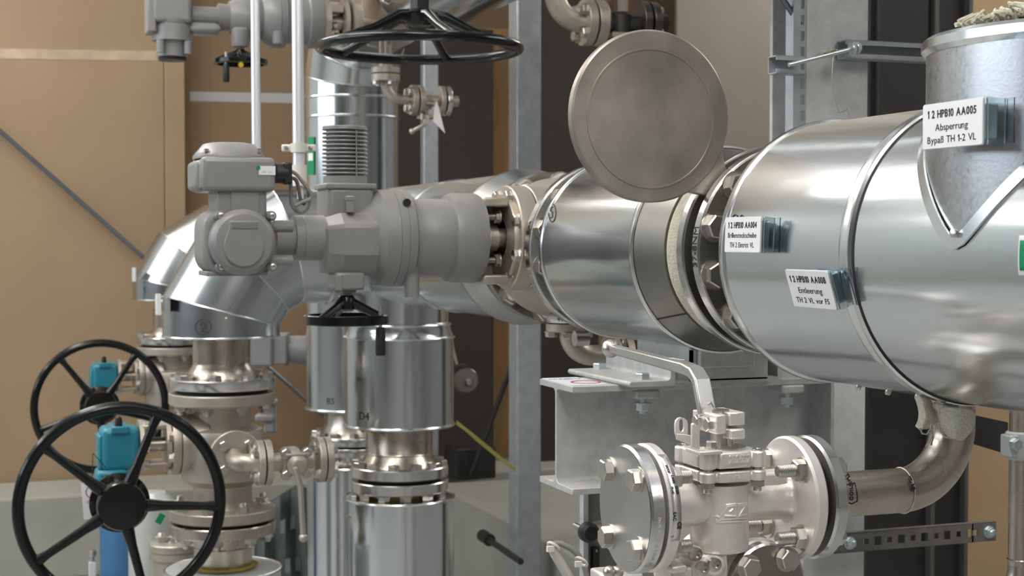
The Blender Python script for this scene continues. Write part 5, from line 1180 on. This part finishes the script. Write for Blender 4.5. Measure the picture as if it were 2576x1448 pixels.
ax_([(xg, 0), (xg, RFL-.003), (xg+.003, RFL), (xv1-.003, RFL), (xv1, RFL-.003), (xv1, rn*1.25), (xv1+.006, rn*1.08), (xv1+.014, rn*1.02), (xc-.01, rn), (xc+.01, rn*.96), (xe0-.020, rn*.96), (xe0-.007, rn*.99), (xe0-.002, rn*1.06), (xe0, rn*1.16), (xe0, RFL-.003), (xe0+.003, RFL), (xe1-.003, RFL), (xe1, RFL-.003), (xe1, 0)], CAST, 'bore_and_flanges', V)
pc = Vector((xc, YA, 0)); rB = 75*kA
def za(py, yy=YA): return ZP(py, Vector((xc, yy, 0)))
MB().lathe([(0, za(1386)), (rB*.72, za(1386)), (rB*.93, za(1380)), (rB, za(1370)), (rB, za(1212)), (0, za(1212))], (xc, YA, 0), 'z', 64).build('body', CAST, V)
# squared neck ribs beside the bore
MB().span((xc, YA-.016, zA+rn*.6), (xe0-.004, YA+.016, zA+rn*1.36)).build('rib', CAST, V, bevel=.004)
bolt_ring(V, bolt_mesh('valve_nut', .016, .0245, True, .016), (xv1, YA, zA), 'x', RFL*.755, 4, PI/4, 'hex_nut', .2)
bolt_ring(V, sb_, (xe0, YA, zA), '-x', RFL*.755, 4, PI/4, 'stud_nut', .2)
# lugged bonnet plates
hs = .0355; lr = .0108
def lug_plate(z0, z1, nm_, s=hs, lr=lr):
    pts = []
    for ix, (sx, sy) in enumerate(((1, 1), (-1, 1), (-1, -1), (1, -1))):
        c_ = Vector((sx*s, sy*s)); a0 = math.atan2(sy, sx)
        # waist between lugs
        for i in range(9):
            a = a0+math.radians(-125+250*i/8); pts.append((c_.x+lr*math.cos(a), c_.y+lr*math.sin(a)))
        nx = ((-1, 1), (-1, -1), (1, -1), (1, 1))[ix]; mid = Vector(((sx+nx[0])/2, (sy+nx[1])/2))
        tang = (Vector(nx)-Vector((sx, sy))).normalized()
        for f in (-.62, .62): pts.append((mid.x*(s+lr*.72)+tang.x*s*f, mid.y*(s+lr*.72)+tang.y*s*f))
    return MB().prism([(xc+x, YA+y) for x, y in pts], z0, z1).build(nm_, CAST, V, 40, .0025)
zf = lambda py: ZP(py, Vector((xc, YA-hs, 0)))
lug_plate(zf(1211), zf(1183), 'lower_bonnet_plate'); lug_plate(zf(1176), zf(1135), 'upper_bonnet_plate')
MB().lathe([(0, zf(1184)), (hs*.8, zf(1184)), (hs*.8, zf(1175)), (0, zf(1175))], (xc, YA, 0), 'z', 40).build('bonnet_seal', DARK, V)
lz = (zf(1176), zf(1135))
bb_ = MB().lathe([(0, 0), (.0058, 0), (.0058, lz[1]-zf(1222)), (0, lz[1]-zf(1222))], (0, 0, 0), 'z', 16).mesh('bonnet_stud', BOLT)
bh = MB().lathe([(0, 0), (.0072, 0), (.0076, .001), (.0076, .0022), (.004, .0024), (.0034, .001), (0, .001)], (0, 0, 0), 'z', 20).mesh('bonnet_screw', BOLT)
bn = bolt_mesh('bonnet_nut', .0105, .0175, False, .006)
for sx in (-1, 1):
    for sy in (-1, 1):
        x_, y_ = xc+sx*hs, YA+sy*hs
        inst('bonnet_screw', bh, V, Matrix.Translation((x_, y_, lz[1])))
        inst('bonnet_stud', bb_, V, Matrix.Translation((x_, y_, zf(1222)))); inst('bonnet_nut', bn, V, frame((x_, y_, zf(1211)), '-z'))
yfn = YA-hs-lr*.74
placed(text_mb('232537', .0150, .0016, .0002, .66), Matrix.Translation((xc+.005, YA-(hs+lr*.72)-.0004, (lz[0]+lz[1])/2+.001)) @ TXN).build('raised_number', mat('lit_cast', (.85, .83, .80), .4, .6), V)  # paler than the casting, light on the letters put into the colour
placed(text_mb('(2)  E2C 712', .0060, .0007, 0, .8), Matrix.Translation((xc+.002, YA-(hs+lr*.72)-.0004, (zf(1211)+zf(1183))/2)) @ TXN).build('raised_mark', CAST, V)
# raised logo strokes on the body
lg = []
def LP(px, py): h = hit(px, py, 2, (xc, YA, 0), rB+.0006); return h
for pl in ([(1799, 1299), (1804, 1297), (1809, 1301), (1831, 1272), (1851, 1271), (1850, 1302)], [(1822, 1297), (1850, 1297)], [(1836, 1287), (1843, 1280), (1843, 1297), (1833, 1297)], [(1855, 1272), (1877, 1269), (1860, 1297), (1878, 1293)], [(1799, 1305), (1806, 1311), (1815, 1306), (1878, 1303)], [(1800, 1312), (1808, 1314), (1878, 1310)], [(1826, 1270), (1849, 1267), (1850, 1271)], [(1854, 1268), (1878, 1265), (1877, 1269)]):
    q_ = [pl[0]]
    for u_, w_ in zip(pl, pl[1:]):
        n_ = max(1, int(math.hypot(w_[0]-u_[0], w_[1]-u_[1])/4)); q_ += [(u_[0]+(w_[0]-u_[0])*k_/n_, u_[1]+(w_[1]-u_[1])*k_/n_) for k_ in range(1, n_+1)]
    lg.append([LP(*p_) for p_ in q_])
strokes(lg, .0015).build('raised_logo', CAST, V)
# rating plate on the left valve flange rim
pl = MB(); vs = []; rr = RFL+.0006
for i in range(15):
    a = math.radians(62-82*i/14)           # angle from -y towards +z
    for x_ in (xg+.0025, xv1-.0025): vs.append((x_, YA-rr*math.cos(a), zA+rr*math.sin(a)))
pl.add(vs, [(i*2, i*2+1, i*2+3, i*2+2) for i in range(14)]); o = pl.build('rating_plate', mat('rating_plate', (.78, .77, .76), .28, .9), V); sm = o.modifiers.new('thick', 'SOLIDIFY'); sm.thickness = .0006; sm.offset = 1
def rim_text(body, size, ang, xoff, m=INK):
    M0 = Matrix.Translation(((xg+xv1)/2+xoff, YA-(RFL+.0014)*math.cos(ang), zA+(RFL+.0014)*math.sin(ang)))
    X = Vector((1, 0, 0)); N_ = Vector((0, -math.cos(ang), math.sin(ang))); T_ = X.cross(N_)*-1
    # letters read along the rim, turned a quarter
    R_ = Matrix(((X.x, 0, N_.x, 0), (X.y, 0, N_.y, 0), (X.z, 0, N_.z, 0), (0, 0, 0, 1))); Y_ = N_.cross(X)
    R_ = Matrix(((X.x, Y_.x, N_.x, 0), (X.y, Y_.y, N_.y, 0), (X.z, Y_.z, N_.z, 0), (0, 0, 0, 1)))
    return placed(text_mb(body, size, .0002, .0002), M0 @ R_ @ Matrix.Rotation(-PI/2, 4, 'Z')).build('plate_print', m, V)
rim_text('CE', .0075, math.radians(-6), .003); rim_text('EAC', .0058, math.radians(2), -.0035)
rim_text('DN50', .0042, math.radians(24), .003); rim_text('PN40', .0042, math.radians(24), -.003); rim_text('1.4408', .0042, math.radians(34), .001); rim_text('232537', .0042, math.radians(44), -.002)
MB().lathe([(0, 0), (.0024, 0), (.0018, .0012), (0, .0014)], ((xg+xv1)/2-.005, YA-(RFL+.001)*math.cos(-.27), zA-(RFL+.001)*math.sin(.27)), '-y', 12).build('rivet', BOLT, V)
# stem, gland and lock brackets
zs_ = lz[1]
MB().lathe([(0, zs_), (.034, zs_), (.034, zs_+.003), (.012, zs_+.004), (.012, zs_+.05), (0, zs_+.05)], (xc, YA, 0), 'z', 40).build('stem', BOLT, V)
# lever clamp (two jaws), bolts and the lever; lever runs away from the camera
cl = PY(1806, 1066, YA-.012)
def vb(px0, px1, py0, py1, y, d, nm_, m=CAST, bv=.0025):
    a_, b_ = PY(px0, py0, y), PY(px1, py1, y); return MB().span((a_.x, y, b_.z), (b_.x, y+d, a_.z)).build(nm_, m, V, bevel=bv)
vb(1757, 1812, 1036, 1074, YA-.022, .012, 'clamp_jaw') if False else None
# left jaw seen along its side: face towards -x
xj = PX(1790, 1050, xc-.014).x
MB().span((xc-.017, YA-.022, cl.z-.012), (xc-.002, YA+.045, cl.z+.013)).build('lever_clamp', CAST, V, bevel=.002)
MB().span((xc+.003, YA-.020, cl.z-.002), (xc+.026, YA+.040, cl.z+.015)).build('clamp_jaw', CAST, V, bevel=.002)
MB().span((xc+.003, YA-.022, cl.z-.020), (xc+.026, YA+.03, cl.z-.006)).build('clamp_jaw', CAST, V, bevel=.003)
cb_ = bolt_mesh('clamp_bolt', .010, .016, False)
for dy in (-.006, .026): inst('clamp_bolt', cb_, V, frame((xc-.017, YA+dy, cl.z-.001), '-x'))
MB().cyl((xc+.010, YA-.008, zs_), (xc+.010, YA-.008, cl.z-.01), .006, None, 16).build('stop_pin', BOLT, V)
MB().lathe([(0, 0), (.011, 0), (.011, .008), (0, .008)], (xc+.012, YA-.008, zs_+.016), 'z', 6).build('stop_nut', BOLT, V)
MB().cyl((xc-.004, YA-.004, zs_), (xc-.004, YA-.004, cl.z), .009, None, 20).build('stem_end', BOLT, V)
xl = xc-.0095                               # lever plane
L0 = PX(1800, 1040, xl); Lb_ = PX(1752, 935, xl); Lk = PX(1536, 876, xl)
def bar(pts, wz, wx):                       # flat bar of width wx (x) and height wz across its run in the y-z plane
    vs = []; P = [Vector(p_) for p_ in pts]
    for i, p_ in enumerate(P):
        t_ = (P[min(i+1, len(P)-1)]-P[max(i-1, 0)]).normalized(); n_ = Vector((1, 0, 0)).cross(t_); n_ = n_.normalized()
        for a, b in ((-1, -1), (1, -1), (1, 1), (-1, 1)): vs.append(p_+Vector((a*wx[i]/2, 0, 0))+n_*(b*wz[i]/2))
    fs = [(3, 2, 1, 0), tuple(range((len(P)-1)*4, len(P)*4))]
    for i in range(len(P)-1):
        for k_ in range(4): fs.append((i*4+k_, i*4+(k_+1) % 4, i*4+4+(k_+1) % 4, i*4+4+k_))
    return MB().add(vs, fs)
LY = YA+.020
P0 = Vector((xl, YA+.016, cl.z+.008))
P1 = PX(1764, 958, xl); P2 = PX(1750, 936, xl); P3 = PX(1728, 926, xl)
LV = bar([P0, P1, P2, P3, Lk], (.011, .0115, .0135, .015, .0125), (.024, .023, .022, .020, .014)).build('lever', mat('brushed_lever', (.60, .585, .57), .32, .95, bump=.03, bscale=200, var=.05, vscale=20), V, 30, .002)
MB().sphere(Lk, 23.5*K(Lk), 32).build('lever_ball', BOLT, LV)
placed(text_mb('DN50/80', .010, .0003), Matrix.Translation(P3.lerp(Lk, .12)+Vector((0, 0, .0092))) @ Matrix.Rotation(PI/2, 4, 'Z')).build('stamped_lettering', mat('pale_stamp', (.62, .62, .62), .6), LV)
MB().tube([PX(1783, 1016, xl-.004), PX(1790, 1012, xl-.004), PX(1795, 1022, xl-.002), PX(1802, 1030, xl+.004)], .0022, 8).build('split_pin', BOLT, V)
# lock plates: slotted tab and upright tab on a small foot
def tabx(pts, y, th, nm_): return MB().prism([(PY(px, py, y).x, PY(px, py, y).z) for px, py in pts], 0, th, Matrix(((1, 0, 0, 0), (0, 0, 1, y), (0, 1, 0, 0), (0, 0, 0, 1)))).build(nm_, CAST, V, 35, .001)
yt = YA-.030
z_px = lambda px, py: (PY(px, py, yt).x, PY(px, py, yt).z)
o_ = [(1700, 1100), (1700, 1060), (1702, 1053), (1708, 1049), (1721, 1050), (1727, 1053), (1730, 1061), (1730, 1117)]
mb = MB(); n_ = 12; ou = [(1715+15.5*math.cos(a), 1066-17*math.sin(a)) for a in [PI-i*PI/6 for i in range(7)]]+[(1715+15.5*math.cos(a), 1088-14*math.sin(a)) for a in [-i*PI/6 for i in range(7)]]
inn = [(1715+6.5*math.cos(a), 1063-10*math.sin(a)) for a in [PI-i*PI/6 for i in range(7)]]+[(1715+6.5*math.cos(a), 1076-10*math.sin(a)) for a in [-i*PI/6 for i in range(7)]]
vs = []
for th in (0, .004):
    for lst in (ou, inn):
        for px, py in lst: a_ = PY(px, py, yt); vs.append((a_.x, yt+th, a_.z))
m_ = 14; fs = []
for i in range(m_):
    j = (i+1) % m_; fs += [(i, j, m_+j, m_+i), (2*m_+i, 3*m_+i, 3*m_+j, 2*m_+j), (i, 2*m_+i, 2*m_+j, j), (m_+i, m_+j, 3*m_+j, 3*m_+i)]
mb.add(vs, fs).build('slotted_lock_tab', CAST, V, 35)
tabx([(1702, 1090), (1728, 1092), (1757, 1100), (1757, 1122), (1735, 1118), (1704, 1106)], yt-.0005, .005, 'lock_plate')
tabx([(1741, 1125), (1741, 1068), (1745, 1063), (1758, 1072), (1761, 1080), (1761, 1130)], yt-.022, .005, 'upright_lock_tab')
MB().span((PY(1738, 1130, yt).x, yt-.024, zs_), (PY(1796, 1130, yt).x, yt+.016, zs_+.005)).build('lock_foot', CAST, V, bevel=.0015)
inst('lock_screw', bolt_mesh('lock_screw', .012, .013, True), V, Matrix.Translation((PY(1786, 1120, yt-.002).x, yt-.006, zs_+.005)))

# counter flange, drain pipe and elbow to the main pipe
xp0, xp1 = XA(2022), XA(2052)
dpipe = thing('drain_pipe', 'steel drain pipe with marker writing, bending up from the valve flange to the main pipe', 'pipe', (xp0, YA, zA))
ax_([(xp0, 0), (xp0, RFL-.003), (xp0+.003, RFL), (xp1-.002, RFL), (xp1, RFL-.002), (xp1, .05), (xp1+.012, .034), (xp1+.012, 0)], MACH, 'flange_disc', dpipe)
ax_([(xe1-.001, 0), (xe1-.001, RFL*.66), (xp0+.001, RFL*.66), (xp0+.001, 0)], DARK, 'gasket', dpipe)
bolt_ring(dpipe, hb_, (xp1, YA, zA), 'x', RFL*.755, 4, PI/4, 'hex_bolt', .1)
rP = .0302; rb_ = .085; xL = MX-.0
ar = [Vector((xp1-.01, YA, zA)), Vector((xL-rb_, YA, zA))]+arc(Vector((xL-rb_, YA, zA+rb_)), (0, 0, -1), (1, 0, 0), rb_, 0, PI/2, 18)+[Vector((xL, YA, MZ-.196))]
MB().tube(ar, rP, 40).build('tube', PIPE, dpipe)
MB().torus((xL-rb_+.004, YA, zA), 'x', rP+.0002, .0016, 48, 8).build('weld_seam', PIPE, dpipe)
ca = (0, YA, zA)
mk = [[(2128, 1195), (2134, 1191), (2137, 1197), (2130, 1203), (2136, 1206)], [(2134, 1210), (2138, 1206), (2142, 1212), (2136, 1215)], [(2131, 1218), (2150, 1214)], [(2150, 1214), (2156, 1240), (2157, 1260), (2143, 1267), (2130, 1262)], [(2137, 1221), (2146, 1219), (2143, 1226)], [(2138, 1229), (2146, 1227)], [(2138, 1234), (2146, 1232)]]
mk += [[(2142+4*math.cos(t_), yy+4*math.sin(t_)) for t_ in [k_*PI/6 for k_ in range(13)]] for yy in (1241, 1253)]
handmark(dpipe, mk, 0, ca, rP, .0009)
handmark(dpipe, [[(2288, 1197), (2294, 1207)], [(2288, 1209), (2292, 1215)], [(2292, 1219), (2300, 1216), (2294, 1226), (2301, 1225)], [(2293, 1230), (2301, 1228), (2297, 1236)]], 0, ca, rP+.002, .0011)
# insulation wrap where it enters the jacket
def patch(rows, nm_, label):
    n0 = len(rows[0]); vs = [Vector(p_) for r in rows for p_ in r]; fs = [(i*n0+j, i*n0+j+1, i*n0+n0+j+1, i*n0+n0+j) for i in range(len(rows)-1) for j in range(n0-1)]
    o = MB().add(vs, fs).build(nm_, mat('woven_wrap', (.74, .71, .59), .95, 0, bump=.6, bscale=420, var=.12, vscale=220), None, 60)
    s_ = o.modifiers.new('sub', 'SUBSURF'); s_.levels = 1; s_.render_levels = 2; m_ = o.modifiers.new('thick', 'SOLIDIFY'); m_.thickness = .006; return tag(o, label, 'insulation')
dY = DEP(Vector((xL, YA-.03, 1.35)))
patch([[PD(px, py, dY-.02-.02*math.sin(j*1.3)) for j, (px, py) in enumerate(r)] for r in
       ([(2297, 992), (2315, 996), (2332, 1000), (2344, 1006)], [(2308, 1018), (2325, 1020), (2342, 1024), (2352, 1030)], [(2312, 1045), (2330, 1046), (2350, 1049), (2362, 1054)], [(2306, 1065), (2325, 1068), (2345, 1068), (2354, 1066)], [(2299, 1073), (2318, 1080), (2338, 1079), (2346, 1070)])], 'insulation_flap', 'left flap of cream woven insulation hanging under the near jacket')
patch([[PD(px, py, dY-.028-.02*math.sin(j*.9)) for j, (px, py) in enumerate(r)] for r in
       ([(2340, 1006), (2375, 1018), (2415, 1026), (2446, 1030)], [(2366, 1026), (2392, 1032), (2420, 1040), (2446, 1046)], [(2364, 1045), (2390, 1054), (2420, 1062), (2444, 1066)], [(2370, 1062), (2392, 1078), (2416, 1082), (2436, 1080)], [(2388, 1084), (2398, 1100), (2406, 1108), (2416, 1098)])], 'insulation_flap', 'right flap of cream woven insulation around the drain pipe under the near jacket')
mb = MB()
for pts in ([(2314, 1076), (2320, 1090), (2332, 1092), (2341, 1078), (2344, 1062)], [(2360, 1062), (2366, 1085), (2376, 1098), (2390, 1102), (2398, 1096)], [(2346, 1072), (2344, 1095), (2336, 1115), (2330, 1122)], [(2344, 1076), (2348, 1098), (2342, 1120)], [(2364, 1044), (2362, 1030), (2368, 1022)]):
    mb.tube([PD(px, py, dY-.045) for px, py in pts], .0013, 6)
tag(mb.build('loose_threads', WOOL), 'loose cream threads hanging from the insulation flaps', 'thread')
g_ = PD(2405, 1015, dY-.03)

# lower drain valve at the bottom edge
YL = 1.70; c = PY(1936, 1468, YL); kl = K(c)
t = thing('blind_flange', 'dark reflecting blind flange facing the viewer at the bottom edge under the drain valve', 'flange', c)
RL = 104*kl
MB().lathe([(0, 0), (RL-.003, 0), (RL, .003), (RL, .016), (RL-.002, .018), (0, .018)], c+Vector((0, 0, 0)), 'y', 72).build('disc', MACH, t)
MB().lathe([(0, -.0005), (RL-.004, -.0005)], c, 'y', 72).build('turned_face', FACE, t)
bolt_ring(t, hb_, c, '-y', RL*.74, 4, PI/4+.12, 'hex_bolt', .3)
t2 = thing('plug_valve', 'lower drain valve peeking in at the bottom edge below the cast drain valve', 'valve', c+Vector((0, .12, 0)))
MB().lathe([(0, .022), (RL-.003, .022), (RL, .025), (RL, .038), (RL-.002, .040), (.035, .042), (.032, .2), (0, .2)], c, 'y', 72).build('flange_disc', CAST, t2)
MB().lathe([(0, .017), (RL*.7, .017), (RL*.7, .023), (0, .023)], c, 'y', 48).build('gasket', DARK, t2)
yb_ = YL-.02
def lb(px0, px1, py0, py1, dep, d, nm_, m=CAST, bv=.003):
    a_, b_ = PY(px0, py0, dep), PY(px1, py1, dep); return MB().span((a_.x, dep, b_.z), (b_.x, dep+d, a_.z)).build(nm_, m, t2, bevel=bv)
lb(1740, 1832, 1398, 1470, YL+.01, .09, 'bonnet'); lb(1736, 1772, 1376, 1412, YL+.005, .10, 'bonnet_lug', CAST, .008); lb(1787, 1834, 1404, 1450, YL-.01, .05, 'bonnet_lug', CAST, .010)
lb(1690, 1742, 1430, 1470, YL, .05, 'lock_plate'); lb(1690, 1730, 1424, 1440, YL-.01, .02, 'lock_tab')
for px, py in ((1746, 1392), (1794, 1418), (1763, 1428)):
    MB().lathe([(0, 0), (.009, 0), (.009, .006), (.005, .007), (.004, .003), (0, .003)], PY(px, py, YL-.011 if px != 1746 else YL+.004), '-y', 20).build('socket_screw', BOLT, t2)
MB().cyl((XA(1740), YL+.12, c.z), (c.x, YL+.12, c.z), .03).build('bore', CAST, t2)
p_ = PY(1800, 1500, YL+.06); MB().span((p_.x-.03, YL+.03, c.z-.05), (p_.x+.03, YL+.12, c.z+.03)).build('body', CAST, t2, bevel=.01)
# its pipe to the floor keeps it standing
MB().cyl((c.x, YL+.13, 0), (c.x, YL+.13, c.z), .03).build('stand_pipe', PIPE, t2)
t = thing('small_fitting', 'small cast fitting with screws peeking in below the round blind flange', 'fitting', PY(1560, 1450, 1.9))
a_, b_ = PY(1525, 1434, 1.9), PY(1620, 1475, 1.9); MB().span((a_.x, 1.9, b_.z-.05), (b_.x, 1.96, a_.z-.008)).build('body', CAST, t, bevel=.004)
for px in (1533, 1553): MB().sphere(PY(px, 1438, 1.895), .009).build('cap_screw', BOLT, t)
MB().span(((a_.x+b_.x)/2-.015, 1.915, 0), ((a_.x+b_.x)/2+.015, 1.945, b_.z-.04)).build('stand', ZINC, t)

# cable loop, post, knob and label behind the blind flange
t = thing('cable_loop', 'pale corrugated cable loop with white ties at the bottom edge, left of the drain valve', 'cable', PD(1430, 1448, 2.2))
P = [Vector((PD(1455, 1500, 2.2).x, PD(1455, 1500, 2.2).y, 0))]+[PD(px, py, 2.2) for px, py in ((1455, 1500), (1443, 1470), (1425, 1440), (1408, 1412), (1395, 1390), (1390, 1375))]
MB().tube(P, .0075, 12).build('conduit', mat('pale_cable', (.50, .49, .46), .4, .3), t)
P = [PD(px, py, 2.23) for px, py in ((1392, 1376), (1397, 1365), (1410, 1366), (1435, 1378), (1457, 1398), (1470, 1425), (1482, 1470), (1485, 1500))]; P.append(Vector((P[-1].x, P[-1].y, 0)))
MB().tube(P, .0042, 12).build('cable', CABLE, t)
for px, py in ((1392, 1374), (1463, 1412)): MB().torus(PD(px, py, 2.2), (.6, .3, .6), .009, .0022, 20, 8).build('cable_tie', PVC, t); MB().box(PD(px-8, py+6, 2.19), (.01, .006, .008)).build('tie_head', PVC, t)
xq = PY(1475, 1300, 2.75); 
t = thing('guide_post', 'slim grey upright strip below the I-beam with a black knob', 'post', (xq.x, 2.75, 0))
MB().span((xq.x-.006, 2.75, 0), (xq.x+.004, 2.77, zB)).build('strip', ZINC, t)
MB().span((xq.x+.004, 2.77, 0), (xq.x+.075, 2.78, zB)).build('plate', mat('dim_plate', (.17, .168, .16), .6), t)
q = PY(1462, 1336, 2.70); MB().lathe([(0, 0), (.012, 0), (.02, .006), (.02, .02), (.014, .028), (0, .03)], q+Vector((.01, 0, 0)), '-y', 24).build('knob', RUB, t)
MB().cyl(q+Vector((.012, .0, 0)), q+Vector((.012, .06, 0)), .006).build('knob_stem', BOLT, t)
MB().cyl(PY(1480, 1325, 2.72), PY(1512, 1318, 2.72), .009).build('cross_bolt', BOLT, t)
a_, b_ = PY(1493, 1378, 2.755), PY(1508, 1430, 2.755); MB().span((a_.x, 2.755, b_.z), (b_.x, 2.77, a_.z)).build('black_label', RUB, t)
placed(text_mb('0', .008, .0002), Matrix.Translation(((a_.x+b_.x)/2, 2.754, a_.z-.006)) @ TXN).build('label_print', WHITE, t)

# ------------------------------------------------------------------ identification plates
TXX = lambda: Matrix(((0, 0, -1, 0), (-1, 0, 0, 0), (0, 1, 0, 0), (0, 0, 0, 1)))     # lettering facing -x, reading towards -y
def id_plate(pxc, xpl, corners, lines, label, tilt, mount):
    tl, tr, br, bl_ = [PX(a_, b_, xpl) for a_, b_ in corners]
    cen = (tl+tr+br+bl_)/4; w_ = ((tl-tr).length+(bl_-br).length)/2; h_ = ((tl-bl_).length+(tr-br).length)/2
    t = thing('identification_plate', label, 'sign', cen)
    M = Matrix.Translation(cen) @ Matrix.Rotation(tilt, 4, 'Y') @ TXX()
    def up2(mb): return placed(mb, M)
    card = up2(MB().prism(rrect(w_*.97, h_*.97, .0025), 0, .0012)).build('card', WHITE, t, 0)
    up2(MB().prism(rrect(w_*1.0, h_*1.0, .003), -.0014, -.0002)).build('backing', mat('plate_backing', (.70, .72, .74), .25), t, 0)
    for body, sz, yy, bo, sx in lines:
        tx = sign_mb(body, sz*h_, .00015, bo); wt = max(v_.x for v_ in tx.v)-min(v_.x for v_ in tx.v); fsc = sx*w_/wt
        tx.v = [Vector((v_.x*fsc, v_.y, v_.z)) for v_ in tx.v]; o = up2(placed(tx, Matrix.Translation((0, yy*h_, .0014))))
        o.build('lettering', INK, card)
    # clear wedge holder behind, and its steel clip
    d_ = mount
    mb = MB(); x0_, x1_ = -w_*.30, w_*.5+.006
    mb.add([(x1_, h_/2, -.0015), (x1_, -h_/2, -.0015), (x1_-.001, h_/2, .0012), (x1_-.001, -h_/2, .0012), (x1_+.004, h_*.46, -d_), (x1_+.004, -h_*.46, -d_)], [(0, 1, 5, 4), (2, 3, 1, 0)])
    for v0 in (h_*.5-.001, -h_*.5+.001): mb.box(((x1_)/2, v0, -.0015-d_*.5), (x1_, .001, d_)) if False else None
    mb.box((w_*.5+.002, 0, -.0006), (.006, h_, .0014)); mb.box((w_*.5+.004, 0, -d_*.5), (.0014, h_*.94, d_)); mb.box((w_*.5+.012, 0, -d_+.001), (.018, h_*.94, .0014))
    up2(mb).build('clear_holder', CLEAR, t, 0)
    up2(MB().box((w_*.10, 0, -d_*.5-.002), (w_*.55, h_*.8, d_-.002))).build('clip', mat('clip_blue_steel', (.20, .27, .31), .3, .9), t, bevel=.003)
    return t
id_plate(0, MX-RB-.030, ((2322, 264), (2478, 243), (2474, 363), (2321, 379)), (('1 2 HPB10 AA005', .235, .25, .0003, .79), ('Absperrung', .215, -.04, 0, .53), ('Bypaß TH 1-2 VL', .215, -.31, 0, .79)), 'white plate reading 1 2 HPB10 AA005 on the upright branch jacket', 0, .024)
id_plate(0, MX-.2-.022, ((1826, 545), (1918, 545), (1913, 640), (1823, 631)), (('1 2 HPB10 AA004', .235, .26, .0003, .78), ('Brillensteckscheibe', .205, -.02, 0, .78), ('TH 2 Eintritt VL', .205, -.29, 0, .66)), 'white plate reading 1 2 HPB10 AA004 beside the jacket end rim', math.radians(2), .018)
id_plate(0, MX-.2-.016, ((1978, 675), (2088, 683), (2104, 781), (1995, 770)), (('1 2 HPB10 AA008', .235, .25, .0003, .82), ('Entleerung', .215, -.04, 0, .54), ('TH 2 VL vor FS', .205, -.30, 0, .75)), 'tilted white plate reading 1 2 HPB10 AA008, lowest of the three plates', math.radians(-17), .020)
# green label strip at the right edge
h0, h1 = hit(2571, 592, 1, (MX, 0, MZ), .2), hit(2571, 692, 1, (MX, 0, MZ), .2)
t = thing('pipe_label', 'green label cut off by the right picture edge on the near jacket', 'label', h0)
vs = []
for i in range(9):
    f = i/8; a_ = math.atan2(h0.z-MZ, h0.x-MX); b_ = math.atan2(h1.z-MZ, h1.x-MX); b_ = b_ if b_ > 0 else b_+2*PI; aa = a_+(b_-a_)*f
    for yy in (h0.y+.003, h0.y-.12): vs.append((MX+.2012*math.cos(aa), yy, MZ+.2012*math.sin(aa)))
o = MB().add(vs, [(i*2, i*2+1, i*2+3, i*2+2) for i in range(8)]).build('white_border', WHITE, t, 60); sm = o.modifiers.new('thick', 'SOLIDIFY'); sm.thickness = .0006
vs = [(Vector(v_)-Vector((MX, v_[1], MZ)))*1.004+Vector((MX, v_[1]-.003 if k_ % 2 == 0 else v_[1]+.005, MZ)) for k_, v_ in enumerate(vs)][2:16]
o = MB().add(vs, [(i*2, i*2+1, i*2+3, i*2+2) for i in range(6)]).build('green_field', GREEN, t, 60); sm = o.modifiers.new('thick', 'SOLIDIFY'); sm.thickness = .0005

# ------------------------------------------------------------------ lamps of the hall and added ones
def lamp(x, y, label, ln=2.0, wd_=.25, z=3.62):
    t = thing('unseen_pendant_lamp', label, 'lamp', (x, y, z), 'hanging lamps of the hall and added ones')
    MB().span((x-.04, y-ln/2-.02, z+.02), (x+.04, y+ln/2+.02, z+.08)).build('housing', PVC, t, 0)
    MB().span((x-wd_, y-ln/2, z-.02), (x+wd_, y+ln/2, z+.02)).build('diffuser', LAMP, t, 0)
    for e in (-.7, .7): MB().cyl((x, y+e, z+.08), (x, y+e, 4.2), .006, None, 8).build('hanger_rod', BOLT, t)
for x, y in ((-.4, 6.4), (-.4, 3.7), (.12, 1.0), (.12, -1.3), (-3.2, 6.4), (-3.2, 3.7), (4.7, 3.2), (4.9, 6.4), (2.35, -.5)):  # right-hand lamps added to brighten the column and the boards there
    lamp(x, y, 'long white lamp hanging out of view from the hall ceiling')
wd = bpy.data.worlds.new('world'); S.world = wd; wd.use_nodes = True
wd.node_tree.nodes['Background'].inputs[0].default_value = (.5, .5, .5, 1); wd.node_tree.nodes['Background'].inputs[1].default_value = .05
S.view_settings.view_transform = 'Standard'; S.view_settings.look = 'None'; S.view_settings.gamma = 1; S.view_settings.exposure = .02
S.view_settings.use_curve_mapping = False
